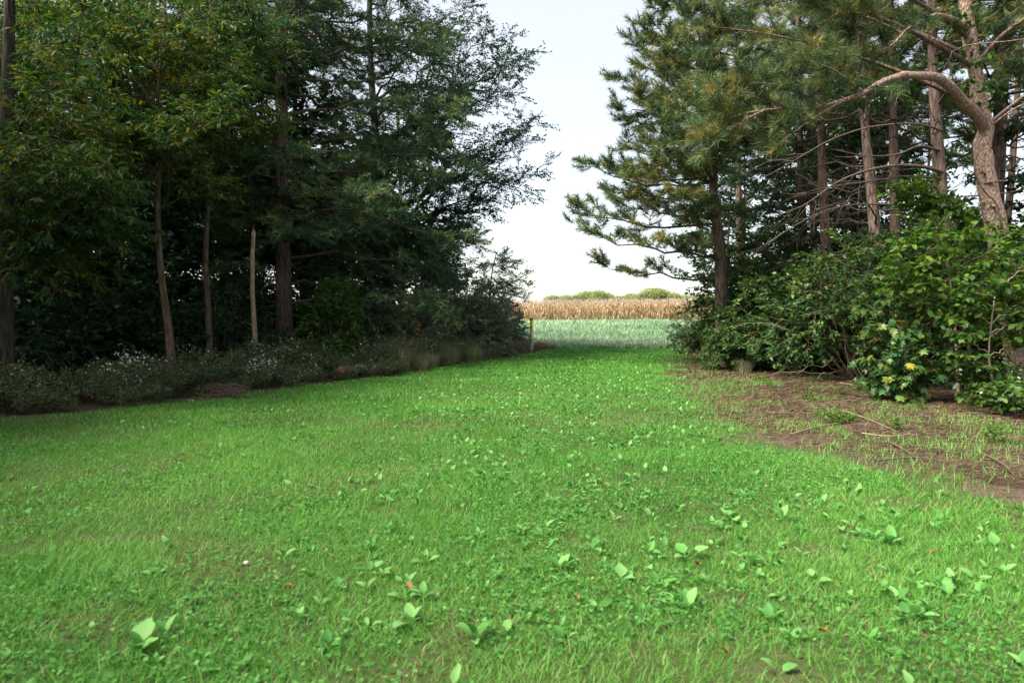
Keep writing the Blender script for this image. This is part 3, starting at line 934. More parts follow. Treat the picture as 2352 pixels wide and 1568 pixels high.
def px_trunk(pts, D, top=14.0, n=24):
    P = [W(a, b, D + (c[0] if c else 0)) for a, b, *c in pts]
    P[0][2] = float(gz(P[0][0], P[0][1])) - .15
    dd = unit(P[-1] - P[-2]); dd = unit(dd + Z)
    if P[-1][2] < top:
        P.append(P[-1] + dd * (top - P[-1][2]) * .5); P.append(np.array([P[-1][0], P[-1][1], top]))
    return poly(P, n)


# edge pine, its branches sweeping out over the corridor
D = 20
tr = px_trunk([(1660, 830), (1656, 620), (1645, 500), (1638, 420), (1640, 200), (1650, 0)], D, 17)
tipsL = [(1478, 60, -1), (1408, 178, 0), (1412, 245, .6), (1452, 105, .8), (1470, 150, -1.2), (1432, 335, -.5), (1342, 382, 0), (1400, 395, 1), (1314, 478, .2), (1345, 528, -1), (1378, 604, .5),
         (1398, 440, 1.5), (1440, 280, 1.4), (1500, 20, 1), (1480, 380, -2), (1500, 300, -2.4), (1520, 200, -2), (1560, 440, -2.4), (1530, 120, -2), (1590, 330, -3), (1600, 210, -3), (1640, 270, -3.4), (1560, 250, -3),
         (1500, 470, 2), (1540, 560, -1.5), (1700, 230, -2.6), (1700, 130, -2.6), (1620, 120, -2.8), (1580, 40, -2.4), (1640, 30, -2.6), (1720, 20, -2), (1500, 90, -1), (1520, 160, 1), (1470, 220, -.8), (1490, 330, .8), (1450, 400, -1), (1540, 300, 1), (1530, 380, -1), (1580, 500, -1), (1600, 100, 1), (1620, 180, -2.2), (1660, 330, -2.8), (1680, 60, -2.4), (1560, -20, -1), (1510, 250, -1.6), (1430, 470, -.6), (1620, 60, 0), (1670, 180, 1.5),
         (1460, -60, 0), (1520, -130, -1), (1600, -200, -1.5), (1750, -100, 0), (1560, -260, .5), (1780, 150, 2), (1760, 320, 2.2), (1600, 400, 2.5), (1560, 150, 2.6), (1640, -60, 2.6), (1690, 480, 1.6), (1620, 560, 2)]
hard_pine('edge_pine', 'leaning edge pine whose upturned needle-tipped branches sweep out over the grass corridor', tr[0], tr, .2,
          [W(a, b, D + c) for a, b, c in tipsL], slen=1.0, nsec=9, ntw=5, tlen=.36, rise=.12, t0=(.1, .98), bowz=-.06)

# big forked pine on the near side
D = 12.5
trunk_px = [(2350, 925), (2338, 800), (2303, 610), (2284, 500), (2264, 400), (2256, 340), (2266, 290), (2250, 235), (2232, 120), (2214, -40)]
tr = px_trunk(trunk_px, D, 15, 30)
fork = poly([W(2262, 300, D), W(2232, 252, D - .3), W(2192, 208, D - .7), W(2150, 180, D - 1.0), W(2090, 172, D - 1.2), W(2030, 190, D - 1.3), W(1960, 222, D - 1.3), W(1870, 248, D - 1.2), W(1770, 250, D - 1.0), W(1680, 268, D - .8), W(1630, 300, D - .6)], 22)
tops = poly([W(2226, 70, D), W(2192, 48, D - .3), W(2150, 36, D - .5), W(2112, 50, D - .6), W(2078, 75, D - .7), W(2040, 110, D - .8), W(1985, 120, D - .8), W(1900, 105, D - .6)], 18)
base = tr[0]
root = thing('forked_pine', 'large pale-barked pine with a sinuous trunk and a heavy arching fork', 'tree', base)
tr[1:-4] += rng.normal(0, .010, (len(tr) - 5, 3))
tb = Tubes(); tb.add(tr, trunk_radius(30, .215, .085, 1.25) * (1 + rng.normal(0, .03, 30)), 14); tb.obj('trunk', M['lbark'], root, base)
for (a, b, dx) in ((2250, 245, -.2), (2262, 420, .22), (2230, 130, -.16), (2282, 480, -.14), (2262, 400, -.25)):
    tb = Tubes(); p = W(a, b, D - .1); tb.add(curve(p, p + [dx, -.25, U(-.02, .08)], (0, 0, .01), 5, .01), [.026, .021, .016, .012, .006], 6); tb.obj('branch_stub', M['pbark'], root, base)
tw = Twigs()


def tufted_limb(L, r, sub, mat, lo=.45, nsec=12, slen=.75, ntw=5):
    tb = Tubes(); tb.add(L, r, 9)
    ramify(tb, tw, L, .03, nsec, slen, .5, .2, .05, lo, 4, .33, 50, .3, 4, 4)
    for S in sub:
        tb.add(S, np.linspace(.022, .006, len(S)), 5)
        ramify(tb, tw, S, .02, 7, .45, .5, .25, .05, .3, 4, .33, 50, .3, 3, 3)
    tb.obj('limb', M[mat], root, base)


fork[1:-1] += rng.normal(0, .014, (20, 3))
tufted_limb(fork, np.interp(np.arange(22), [0, 5, 10, 14, 21], [.105, .078, .052, .03, .01]) * (1 + rng.normal(0, .05, 22)), [curve(fork[12], W(1850, 140, D - 1.8), (0, 0, .1), 7), curve(fork[14], W(1720, 190, D - 1.6), (0, 0, .1), 7), curve(fork[13], W(1790, 330, D - 1.4), (0, 0, .05), 7),
                                                curve(fork[16], W(1640, 210, D - 1.2), (0, 0, .1), 7), curve(fork[17], W(1620, 350, D - .9), (0, 0, .1), 7)], 'lbark', .46, 16)
tufted_limb(tops, np.linspace(.06, .012, 18), [curve(tops[10], W(1880, 20, D - 1), (0, 0, .1), 6), curve(tops[12], W(1960, 40, D - 1.2), (0, 0, .1), 6), curve(tops[11], W(1900, 170, D - 1), (0, 0, .1), 6)], 'lbark', .4, 8, .6)
for tip, t in (((1600, 60), .62), ((1700, -30), .7), ((1850, -60), .75), ((2000, -120), .8), ((2100, -200), .85), ((2350, -80), .8), ((2420, 40), .7), ((1500, -60), .72)):
    p, _ = along(tr, t); tufted_limb(curve(p, W(tip[0], tip[1], D - .8 + U(-1, 1.5)), (0, 0, .3), 9), np.linspace(.045, .008, 9), [], 'pbark', .4, 12, 1.0)
for (a, b, c, e, r) in (((2262, 290), (2352, 220), (2420, 180), .5, .03), ((2258, 320), (2180, 130), (2352, 90), -.6, .016), ((2262, 300), (2330, 250), (2400, 220), -.4, .022)):
    tb = Tubes(); L = poly([W(*a, D), W(*b, D + e), W(*c, D + 2 * e)], 10); tb.add(L, np.linspace(r, .006, 10), 6); tb.obj('limb', M['lbark'], root, base)
# a vine stem wound against the trunk
tb = Tubes(); L = poly([W(2262, 330, D - .22), W(2242, 360, D - .27), W(2240, 400, D - .27), W(2262, 440, D - .27), W(2290, 470, D - .26), W(2300, 520, D - .24)], 16); tb.add(L, np.full(16, .014), 5); tb.obj('vine_stem', M['pbark'], root, base)
V, F, v = tufts_on(tw, RP_TUFT3)
build('crown', V, [F], M['rpine'], root, var=v, base=base, kind='stuff')
tv = Twigs()
for a, b, n_ in ((2235, 60, 9), (2215, 10, 8), (2245, 130, 7), (2256, 210, 14), (2200, 150, 6), (2030, 200, 16), (1960, 225, 12), (2085, 190, 12), (2300, 560, 40), (2320, 640, 46), (2270, 520, 16), (2335, 720, 40), (2190, 40, 6)):
    for _ in range(n_):
        tv.put(W(a + rng.normal(0, 22), b + rng.normal(0, 26), D - .28 + U(-.25, .1)), rng.normal(size=3) - .5 * Z, U(.15, .3))
V, F, v = leaves_on(tv, OVAL, 6, .10, .8, .5)
build('climbing_vine', V, [F], M['vine'], root, var=v, base=base, kind='stuff')


def bare_set(tr, D, n, px_dir=-1, zr=(1.9, 6.5), lr=(1.6, 4.2)):
    out = []
    for k in range(n):
        z = zr[0] + (zr[1] - zr[0]) * (k + U()) / n
        j = np.argmin(np.abs(tr[:, 2] - z)); p = tr[j]
        a = U(2.3, 4.2) if U() < .72 else U(0, 6.28)
        l = U(*lr); dd = np.array([math.cos(a), math.sin(a), U(-.22, .12)])
        out.append((curve(p, p + dd * l, (0, 0, U(.05, .14) * l), 10, .02 * l), (.008 + .0045 * l) * U(.7, 1.2)))
    return out


PL = [(15.2, [(2178, 900), (2170, 640), (2167, 540), (2158, 400), (2148, 250), (2140, 60)], .20, 'pbark', 'thick reddish pine with a frayed lower trunk, next to the forked pine', 9, True),
      (18.2, [(2062, 860), (2058, 620), (2054, 400), (2050, 200), (2044, 0)], .165, 'pbark', 'straight pale grey pine trunk third in from the forked pine', 8, True),
      (17.2, [(2030, 860), (2016, 610), (2000, 420), (1988, 300), (1978, 120)], .175, 'pbark', 'pine trunk leaning gently towards the corridor in the middle of the plantation', 9, True),
      (22.0, [(1975, 800), (1966, 600), (1958, 400), (1952, 200)], .165, 'pbark', 'thin pine trunk behind the gently leaning one', 7, False),
      (20.0, [(1905, 820), (1898, 600), (1889, 400), (1884, 200)], .18, 'pbark', 'dark pine trunk midway between the edge pine and the leaning trunk', 9, True),
      (23.0, [(1852, 800), (1847, 600), (1839, 400), (1834, 150)], .175, 'pbark', 'pine trunk nearest behind the edge pine in the plantation', 7, False)]
for (D, pts, r, bk, lab, nb, full) in PL:
    tr = px_trunk(pts, D, 14.5, 22)
    bs = bare_set(tr, D, nb + 3)
    tips = []
    for k in range(28):
        a = k * 2.39996; f = (k + .5) / 28
        q = 3.3 * (1 - .6 * f) * U(.7, 1.1)
        tips.append(np.array([tr[-1][0] + q * math.cos(a), tr[-1][1] + q * math.sin(a), 7.0 + 8.5 * f]))
    hard_pine('plantation_pine', lab, tr[0], tr, r, tips, bk, 8, .95, 5, .34, RP_TUFT2, 'pines of the plantation', bs, (.45, .98), .3)
srcp = [o for o in bpy.data.objects if o.name.startswith('plantation_pine')][-1]
for x, y, lab in [(13.2, 18.5, 'shaded pine standing behind the forked pine'), (15.5, 22, 'pine deep in the plantation beyond the frayed trunk'), (11.6, 26, 'far pine in line with the straight grey trunk'),
                  (9.4, 28, 'far pine behind the dark middle trunk'), (14.2, 29, 'far pine in the back row in line with the frayed trunk'), (12.4, 15.0, 'pine half hidden at the outer side of the forked pine'), (18.5, 26, 'pine at the back of the plantation on its outer side'), (11.5, 7.5, 'unseen pine added for shade, nearer than the forked pine, at the outer side of the track'), (11.0, 2.0, 'unseen pine added for shade beside the near end of the dirt track')]:  # last pair stands out of view, added to darken the near right corner
    dup(srcp, G(x, y), U(0, 6.28), U(.92, 1.1), lab, 'pines of the plantation')

# long bare arcs seen low in the plantation, on the frayed pine
fr = [o for o in bpy.data.objects if o.name.startswith('plantation_pine')][0]
fb = np.array(fr.location)
for pts, r in (([(2165, 300), (2110, 285), (2050, 286), (1980, 296), (1900, 325), (1820, 372), (1760, 405)], .026), ([(2163, 395), (2120, 383), (2060, 380), (1990, 392), (1920, 420), (1850, 470), (1770, 500)], .045),
               ([(2162, 410), (2080, 405), (1990, 418), (1900, 430), (1820, 452)], .03), ([(2158, 345), (2110, 336), (2060, 355), (1990, 358), (1920, 345)], .03), ([(2170, 500), (2110, 470), (2050, 470), (1960, 470), (1880, 490), (1790, 540), (1720, 590)], .03)):
    L = poly([W(a, b, 15.1 - .12 * i) for i, (a, b) in enumerate(pts)], 14)
    tb = Tubes(); tb.add(L, np.linspace(r, .007, 14), 6)
    for q in range(7):
        p, T = along(L, U(.35, .95)); K = curve(p, p + unit(T + rng.normal(0, .5, 3)) * U(.4, 1.1), rng.normal(0, .06, 3), 5, .02); tb.add(K, np.linspace(.009, .003, 5), 3)
    tb.obj('limb', M['twig'], fr, fb)

# understory shrubs on the right
sh = [shrub('honeysuckle_shrub', 'leafy shrub under the edge pine bulging over the end of the dirt track', G(7.6, 18.7), 2.15, 3.15, 42, 'shrub', LEAF, .125, 12, bare=.15, slen=.95, nsec=8),
      shrub('honeysuckle_shrub', 'tall arching shrub with a fan of bare lower stems beside the dirt track', G(8.4, 16.2), 2.4, 3.15, 42, 'shrub', LEAF, .115, 12, bare=.40, slen=.95, nsec=8, gap=.12,
            extra=[curve(G(7.7, 15.6), G(7.7, 15.6) + np.array(v_), (0, 0, b_), 10, .03) for v_, b_ in (((-1.9, -.2, 1.45), .35), ((-1.2, -.5, .95), .35), ((-2.6, .1, 1.2), .55), ((.5, -.5, 1.1), .4), ((-.9, -.7, .35), .3), ((-1.5, -.8, .2), .25), ((.9, -.4, 1.6), .2), ((-.4, -.4, 1.9), .1), ((-2.1, -.3, .12), .12), ((-1.1, -.9, .1), .15))]),
      shrub('honeysuckle_shrub', 'dense dark shrub behind the young maple', G(10.3, 15.0), 2.2, 3.1, 30, 'shrub', LEAF, .12, 11, bare=.25, slen=.95, nsec=8)]
for k, x, y, s, lab in [(0, 8.9, 19.4, 1.1, 'leafy shrub between the edge-pine shrub and the one with bare arching stems'), (1, 10.6, 17.3, 1.2, 'leafy shrub behind the bare arching stems'),
                        (2, 9.0, 22.5, 1.45, 'dark shrub behind the edge pine'), (0, 11.3, 19.5, 1.35, 'dark shrub at the foot of the straight grey pine'), (2, 12.4, 16.5, 1.2, 'dark shrub behind the forked pine'),
                        (1, 13.5, 21.5, 1.35, 'dark shrub deep in the plantation'), (0, 10.5, 25, 1.3, 'dark shrub in the back row of the plantation'), (2, 10.6, 29, 1.2, 'far shrub at the back behind the edge pine'),
                        (2, 11.4, 13.0, .9, 'dark shrub at the outer side of the forked pine trunk'), (1, 16, 19, 1.5, 'dark shrub at the outer back of the plantation'), (0, 14, 27, 1.5, 'far dark shrub in the back row behind the frayed pine')]:
    dup(sh[k], G(x, y), U(0, 6.28), s, lab)
dup(sh[0], G(6.25, 18.6), 1.3, .45, 'low leafy shrub hiding the foot of the edge pine')
ws = shrub('whip_shrub', 'small open shrub with long whip-like shoots poking out over the field edge', G(W(1590, 784, 27)[0], 27), 1.0, 1.7, 16, 'shrub', LEAF, .08, 8, bare=.15, slen=.5, nsec=6,
           extra=[curve(G(7.1, 27), W(1482, 738, 26.5), (0, 0, .2), 8), curve(G(7.1, 27), W(1530, 705, 26.8), (0, 0, .2), 8), curve(G(7.1, 27), W(1565, 690, 27), (0, 0, .2), 8)])

# small understory trees showing as thin foliage between the pine trunks
utr = straight((0, 0, -.1), (.3, .2, 7.5), .2, 12)
ut = broadleaf('understory_tree', 'thin understory tree with sparse dark leaves behind the dark middle pine', 'tree', utr, .07,
               [(1.9 * math.cos(a) * U(.6, 1.1), 1.9 * math.sin(a) * U(.6, 1.1), 2.6 + 5.4 * (i / 22)) for i, a in enumerate(np.arange(22) * 2.4)], 'fine', LEAF, .15, 9, 9, 1.1, 6, .45, 'twig', t0=(.15, .97))
ut.location = G(9.6, 22)
for x, y, s, lab in [(7.6, 24.5, .95, 'thin understory tree just behind the edge pine'), (11.4, 22.5, 1.05, 'thin understory tree between the leaning and grey pine trunks'), 
                     (15.5, 17.5, 1.3, 'thin understory tree beyond the forked pine'), (10.2, 30, 1.3, 'far understory tree at the back of the plantation'), (16.5, 28, 1.5, 'far understory tree at the outer back of the plantation'),
                    (12.2, 26.5, 1.4, 'far understory tree in line with the leaning pine')]:
    dup(ut, G(x, y), U(0, 6.28), s, lab)

# young maple with lobed leaves and red berries
mb = G(W(2085, 784, 12.0)[0], 12.0)
tipm = [W(a, b, 12 + c) for a, b, c in [(2000, 705, .2), (2040, 690, -.3), (2085, 700, -.2), (2125, 725, 0), (2010, 760, -.6), (2060, 750, -.7), (2105, 770, -.6), (2150, 770, -.2), (2015, 830, -.5), (2065, 815, -.8), (2110, 830, -.7), (2150, 845, -.4),
                                          (2040, 870, -.6), (2085, 880, -.7), (2130, 860, -.5), (2070, 905, -.7), (2160, 720, .4), (1985, 660, .4), (2030, 640, .5), (2010, 880, -.2)]]
broadleaf('young_maple', 'young maple with drooping lobed green and yellow leaves over the dirt track', 'tree', poly([mb - [0, 0, .1], mb + [.02, .05, .6], mb + [-.05, .1, 1.3], mb + [-.1, .1, 1.9]], 8), .035, tipm, 'maple', MAPLE, .125, 6, 7, .45, 4, .3, 'stem',
          t0=(.1, .97), lo=.35, ldroop=.75, out=.5, lr=.3)
rngb = rng.random((70, 3))
root = [o for o in bpy.data.objects if o.name.startswith('young_maple')][0]
for i in range(46):
    p = W(1995 + 150 * rngb[i, 0], 690 + 170 * rngb[i, 1], 11.2 + .3 * rngb[i, 2])
    s = .014
    ov = np.array([[s, 0, 0], [-s, 0, 0], [0, s, 0], [0, -s, 0], [0, 0, s], [0, 0, -s]]) + p
    if i == 0:
        bo = build('berry', ov, [np.array([[0, 2, 4], [2, 1, 4], [1, 3, 4], [3, 0, 4], [2, 0, 5], [1, 2, 5], [3, 1, 5], [0, 3, 5]])], M['berry'], root, smooth=True, base=p)
        bo.location = p - np.array(root.location)
    else:
        c = bo.copy(); C.objects.link(c); c.parent = root; c.location = p - np.array(root.location)

# broad-leaved sapling above the maple, and the bright spray high on a thin sapling
sb_ = G(W(2230, 784, 11.6)[0], 11.6)
broadleaf('hickory_sapling', 'sapling with large fresh yellow-green leaves in front of the frayed pine trunk', 'tree', poly([sb_ - [0, 0, .1], W(2225, 800, 11.6), W(2210, 680, 11.5), W(2190, 590, 11.4)], 10), .04,
          [W(a, b, 11.4 + c) for a, b, c in [(2060, 590, -.3), (2085, 545, -.2), (2130, 560, -.4), (2110, 620, -.5), (2160, 650, -.5), (2060, 650, -.2), (2210, 540, -.2), (2260, 600, -.3), (2300, 560, 0), (2340, 620, 0), (2290, 660, -.3), (2240, 700, -.3), (2330, 700, -.1), (2190, 700, -.5), (2350, 540, .2), (2150, 520, .1)]],
          'bright', OVAL, .135, 7, 7, .5, 4, .34, 'stem', t0=(.2, .97), lo=.3, ldroop=.3)
sb_ = G(W(2205, 784, 13.4)[0], 13.4)
broadleaf('thin_sapling', 'thin sapling lifting a spray of bright green leaves across the pine trunks', 'tree', poly([sb_ - [0, 0, .1], W(2190, 700, 13.4), W(2160, 520, 13.3), W(2140, 420, 13.2)], 10), .03,
          [W(a, b, 13.2 + c) for a, b, c in [(2055, 440, 0), (2080, 430, -.2), (2110, 425, 0), (2130, 455, -.2), (2150, 470, 0), (2180, 480, -.2), (2210, 490, 0), (2090, 470, .1), (2235, 520, 0)]],
          'bright', OVAL, .125, 7, 6, .35, 4, .3, 'stem', t0=(.5, .97), lo=.3, ldroop=.3)
sb_ = G(W(2300, 784, 10.8)[0], 10.8)
broadleaf('viny_sapling', 'upright sapling stem with drooping vine leaves beside the base of the forked pine', 'tree', poly([sb_ - [0, 0, .1], W(2275, 850, 10.8), W(2272, 790, 10.8), W(2290, 640, 10.8)], 8), .028,
          [W(a, b, 10.8 + c) for a, b, c in [(2200, 700, 0), (2230, 660, -.2), (2330, 740, 0), (2352, 690, .2), (2200, 770, 0), (2225, 820, 0), (2345, 780, 0), (2240, 880, .1), (2352, 620, .1), (2380, 720, -.2)]],
          'vine', OVAL, .13, 6, 5, .4, 3, .3, 'stem', t0=(.15, .97), lo=.3, ldroop=.5)

# ------------------------------------------------------------------ weeds along the edges
FLOWER = (np.array([[0, 0, 0]] + [[math.cos(a) * r, math.sin(a) * r, .25 * r] for k in range(6) for a, r in ((k * 1.047, 1.0), (k * 1.047 + .52, .45))]),
          np.array([[0, 1 + i, 1 + (i + 1) % 12] for i in range(12)]))


def weed(name, label, cat, R, Hh, nst, nleaf, lsize, leafm, flowers=0, fm='white', fsize=.022, group=None, straw=0, tmpl=NARROW):
    root = thing(name, label, cat, (0, 0, 0), group)
    tb = Tubes(); tw = Twigs(); tips = []
    for k in range(nst):
        a = k * 2.39996 + U(-.3, .3); q = R * math.sqrt((k + .5) / nst)
        tip = np.array([q * math.cos(a), q * math.sin(a), Hh * U(.7, 1.05) * (1 - .3 * (q / R) ** 2)])
        L = curve((q * .25 * math.cos(a), q * .25 * math.sin(a), -.02), tip, (0, 0, .06), 5, .02)
        tb.add(L, np.linspace(.006, .002, 5), 3)
        tips.append(tip)
        for j in range(7):
            p, T = along(L, U(.2, 1)); tw.put(p, T + rng.normal(0, .6, 3), U(.1, .26))
    tb.obj('stem', M['twig'], root)
    V, F, v = leaves_on(tw, tmpl, nleaf, lsize, .8, .2)
    build('foliage', V, [F], M[leafm], root, var=v, kind='stuff')
    if flowers:
        tips = np.array(tips)
        c = tips[rng.integers(0, len(tips), flowers)] + rng.normal(0, .06, (flowers, 3)) + [0, 0, .03]
        N = unit(Z + rng.normal(0, .5, (flowers, 3))); X, Y, N = frame(rng.normal(size=(flowers, 3)), N)
        V, F = scatter(*FLOWER, c, X, Y, N, fsize * rng.uniform(.6, 1.2, flowers))
        build('blossom', V, [F], M[fm], root, var=np.repeat(rng.random(flowers), 13), kind='stuff')
    return root


def grass_clump(name, label, cat, R, Hh, nb, mat, w=.008, group=None, lean=.6):
    root = thing(name, label, cat, (0, 0, 0), group)
    a = rng.uniform(0, 6.28, nb); q = R * np.sqrt(rng.random(nb)) * .6
    P = np.stack([q * np.cos(a), q * np.sin(a), np.zeros(nb) - .02], 1)
    V, F, k = veg_blades(P, Hh * rng.uniform(.5, 1.05, nb), w * rng.uniform(.6, 1.3, nb), lean * rng.uniform(.2, 1.1, nb), 3)
    build('blade', V, [F], M[mat], root, var=np.repeat(rng.random(nb), k), kind='stuff')
    return root


wa = weed('aster_plant', 'aster clump thick with white flowers at the woodland edge below the crooked slim tree', 'wildflower', .42, .75, 26, 5, .055, 'weed', 150, fsize=.019)
wb = weed('weed_plant', 'dark leafy weed clump in the strip along the woodland edge', 'weed', .5, .62, 26, 6, .07, 'weed', 0, group='dark weed clumps along the woodland edge', tmpl=LEAF)
wc = weed('sparse_aster', 'weed clump dotted with a few white flowers along the woodland edge', 'wildflower', .48, .68, 24, 6, .06, 'weed', 20, group='sparsely flowering weed clumps')
ga = grass_clump('tall_grass', 'clump of tall green-tan grass along the woodland corner', 'grass clump', .4, .85, 260, 'tallgrass', .009, 'tall grass clumps along the woodland corner')
gb = grass_clump('dry_grass', 'clump of dry tan grass near the marker post', 'grass clump', .35, .7, 260, 'straw', .009, 'dry grass clumps near the marker post')
aster_spots = [(300, 905, 12.2, 1.15, None), (855, 800, 19.5, 1.25, 'aster clump heavy with white flowers below the vine-smothered bush'), (915, 795, 20.3, 1.2, 'aster clump heavy with white flowers between the vine bush and the goldenrod'),
               (975, 795, 21, 1.1, 'faded white aster clump below the goldenrod'), (640, 850, 16, .9, 'white aster clump in front of the pale snag'), (600, 890, 13.9, .85, 'small bright aster clump at the lawn edge beside the dead stalk pile')]
for i, (px, py, D, s, lab) in enumerate(aster_spots):
    p = W(px, py, D)
    if i == 0:
        wa.location = tuple(G(p[0], D)); wa.scale = (s,) * 3
    else:
        dup(wa, G(p[0], D), U(0, 6.28), s, lab)
MARKS = [(9.6, 'beside the large dark edge trunk'), (11.6, 'between edge trunk and crooked tree'), (13.4, 'by the dense aster clump'), (14.9, 'near the dead stalk pile'), (16.4, 'in front of the pale snag'), (17.8, 'near the reddish log end'), (99, 'below the tall pine and the vine bush')]
ROWS = {.25: 'at the lawn edge', .95: 'one row back', 1.75: 'two rows back', 2.6: 'at the back'}
for y in np.arange(8.6, 24, .42):
    for off in (.25, .95, 1.75, 2.6):
        where = ROWS[off] + ' ' + next(m for t, m in MARKS if y < t)
        if U() < .12 or (off > 2 and y < 10):
            continue
        yy = y + U(-.25, .25); x = float(xL(yy)) - off * (1 if y < 18 else .75) + U(-.2, .2)
        s = U(.65, 1.05) * (.7 + .18 * off) * (1 + .25 * float(sstep(14, 18, yy)))
        if off < .3:
            s *= .8
        if yy > 18.5 and off < 1.9:
            if ga.location.length == 0:
                ga.location = tuple(G(x, yy)); ga.scale = (s,) * 3
            else:
                dup(ga, G(x, yy), U(0, 6.28), s, ga['label'], ga['group'])
            continue
        src = wc if U() < .3 else wb
        lab = ('dark leafy weed clump ' if src is wb else 'sparsely white-flowered weed clump ') + where
        if src.location.length == 0:
            src.location = tuple(G(x, yy)); src.scale = (s,) * 3; src['label'] = lab
        else:
            dup(src, G(x, yy), U(0, 6.28), s, lab, src['group'])
for px, D, s in ((1185, 28, .8), (1205, 28.2, .8), (1235, 28.6, .8), (1255, 29, .6), (1195, 27, .7), (1170, 26.3, .9), (1150, 26.5, .9), (1245, 29.6, .7), (1270, 29.5, .5)):
    x = W(px, 800, D)[0]
    if gb.location.length == 0:
        gb.location = tuple(G(x, D)); gb.scale = (s,) * 3
    else:
        dup(gb, G(x, D), U(0, 6.28), s, gb['label'], gb['group'])
for px, D in ((1050, 23.5), (1090, 24.4), (1120, 25.2), (1140, 26), (1020, 22.6), (985, 21.7)):
    x = W(px, 800, D)[0]; dup(ga, G(x, D), U(0, 6.28), U(.8, 1.1), ga['label'], ga['group'])
gr = grass_clump('track_grass', 'clump of tall pale grass beside the far end of the dirt track', 'grass clump', .4, .6, 220, 'tallgrass', .008, 'tall grass clumps by the far end of the dirt track')
first = True
for k in range(44):
    y = U(17.5, 28.5); x = float(xR(y)) + U(.8, 2.4) + (.5 if y < 18 else 0)
    if first:
        gr.location = tuple(G(x, y)); first = False
    else:
        dup(gr, G(x, y), U(0, 6.28), U(.5, 1.0), gr['label'], gr['group'])
tk = weed('track_weed', 'x', 'weed', .16, .16, 9, 4, .05, 'bright', 0, group='small green weeds on the dirt track', tmpl=LEAF)
for k in range(16):
    y = U(7.5, 16); x = float(xR(y)) + U(1.3, 3.9); s = U(.4, .9)
    lab = 'small green weed on the track, ' + ('by the edge-pine shrub' if y > 14 else 'below the bare arching stems' if y > 12 else 'in front of the young maple' if y > 10 else 'at its near end')
    if k == 0:
        tk.location = tuple(G(x, y)); tk['label'] = lab
    else:
        dup(tk, G(x, y), U(0, 6.28), s, lab, tk['group'])
# goldenrods
gd = weed('goldenrod', 'goldenrod with a yellow plume in front of the big rounded shrub', 'wildflower', .16, 1.5, 7, 5, .06, 'weed', 90, 'yellow', .03)
p = W(955, 780, 22); gd.location = tuple(G(p[0], 22))
dup(gd, G(W(1145, 784, 27)[0], 27), 1, .75, 'small goldenrod with a yellow tip between the rounded shrub and the marker post')
# aster in front of the forked pine
wr = weed('bramble_aster', 'leafy plant with white flower heads on the ground in front of the forked pine', 'wildflower', .55, .85, 26, 6, .09, 'vine', 70, 'white', .028, tmpl=OVAL)
wr.location = tuple(G(W(2270, 784, 11.2)[0], 11.2))
wr2 = weed('bramble_plant', 'low dark bramble at the foot of the forked pine', 'weed', .6, .5, 24, 6, .10, 'vine', 12, 'white', .025, tmpl=OVAL)
wr2.location = tuple(G(W(2335, 784, 10.2)[0], 10.2))

# ------------------------------------------------------------------ small objects at the left edge
p = W(512, 905, 12.7)
root = thing('dead_stalk_pile', 'heap of pinkish dead stalks slumped at the lawn edge', 'brush pile', G(p[0], 12.6))
rb = np.array(root.location)
for i in range(46):
    a = U(-.55, .45); s = U(.25, .55)
    p0 = rb + np.array([U(-.30, .10), U(-.15, .15), U(.0, .18)])
    p1 = p0 + np.array([s * math.cos(a), U(-.12, .12), s * math.sin(a) * .35 - .03])
    tb = Tubes(); tb.add(curve(p0, p1, (0, 0, U(.05, .13)), 5), np.linspace(.009, .005, 5), 4); tb.obj('stalk', M['pstraw'], root, rb)
n = 260
P = rb + np.stack([rng.normal(-.05, .22, n), rng.normal(0, .14, n), rng.uniform(0, .16, n)], 1)
A = np.stack([rng.normal(.7, .4, n), rng.normal(0, .4, n), rng.normal(-.1, .25, n)], 1)
X, Y, N = frame(A, rng.normal(size=(n, 3)))
V, F = scatter(*CONE, P, X, Y, N, np.stack([np.full(n, .004), rng.uniform(.15, .35, n), np.full(n, .004)], 1))
build('straw', V, [F], M['pstraw'], root, base=rb, var=np.repeat(rng.random(n), 4), kind='stuff')

M['logend'] = mat_plain('cut_log_end', (.30, .115, .06), .8, .2, .3, 12)
for px, py, D, r, lab in ((783, 853, 15.9, .125, 'reddish cut log end poking out of the weeds at the lawn edge'), (441, 873, 13.6, .075, 'small orange-brown log stub among the weeds below the crooked tree')):
    c = W(px, py, D)
    root = thing('cut_log', lab, 'log', (c[0], D, gz(c[0], D)))
    rb = np.array(root.location); cz = np.array([c[0], D, max(rb[2] + r * .8, c[2])])
    ang = np.linspace(0, 6.283, 15)[:-1]; rr = r * (1 + rng.normal(0, .06, 14))
    ax = unit(np.array([.5, .8, -.1])); sx_ = unit(np.cross(ax, Z)); uz = np.cross(sx_, ax)
    ring = cz + rr[:, None] * (np.cos(ang)[:, None] * sx_ + np.sin(ang)[:, None] * uz)
    back = ring + ax * .42
    V = np.vstack([ring, back]); i = np.arange(14); j = (i + 1) % 14
    build('log_bark', V, [np.stack([i, j, j + 14, i + 14], 1)], M['tanbark'], root, base=rb, smooth=True)
    V = np.vstack([ring - ax * .004, cz - ax * .012]); build('cut_face', V, [np.stack([j, i, np.full(14, 14)], 1)], M['logend'], root, base=rb)


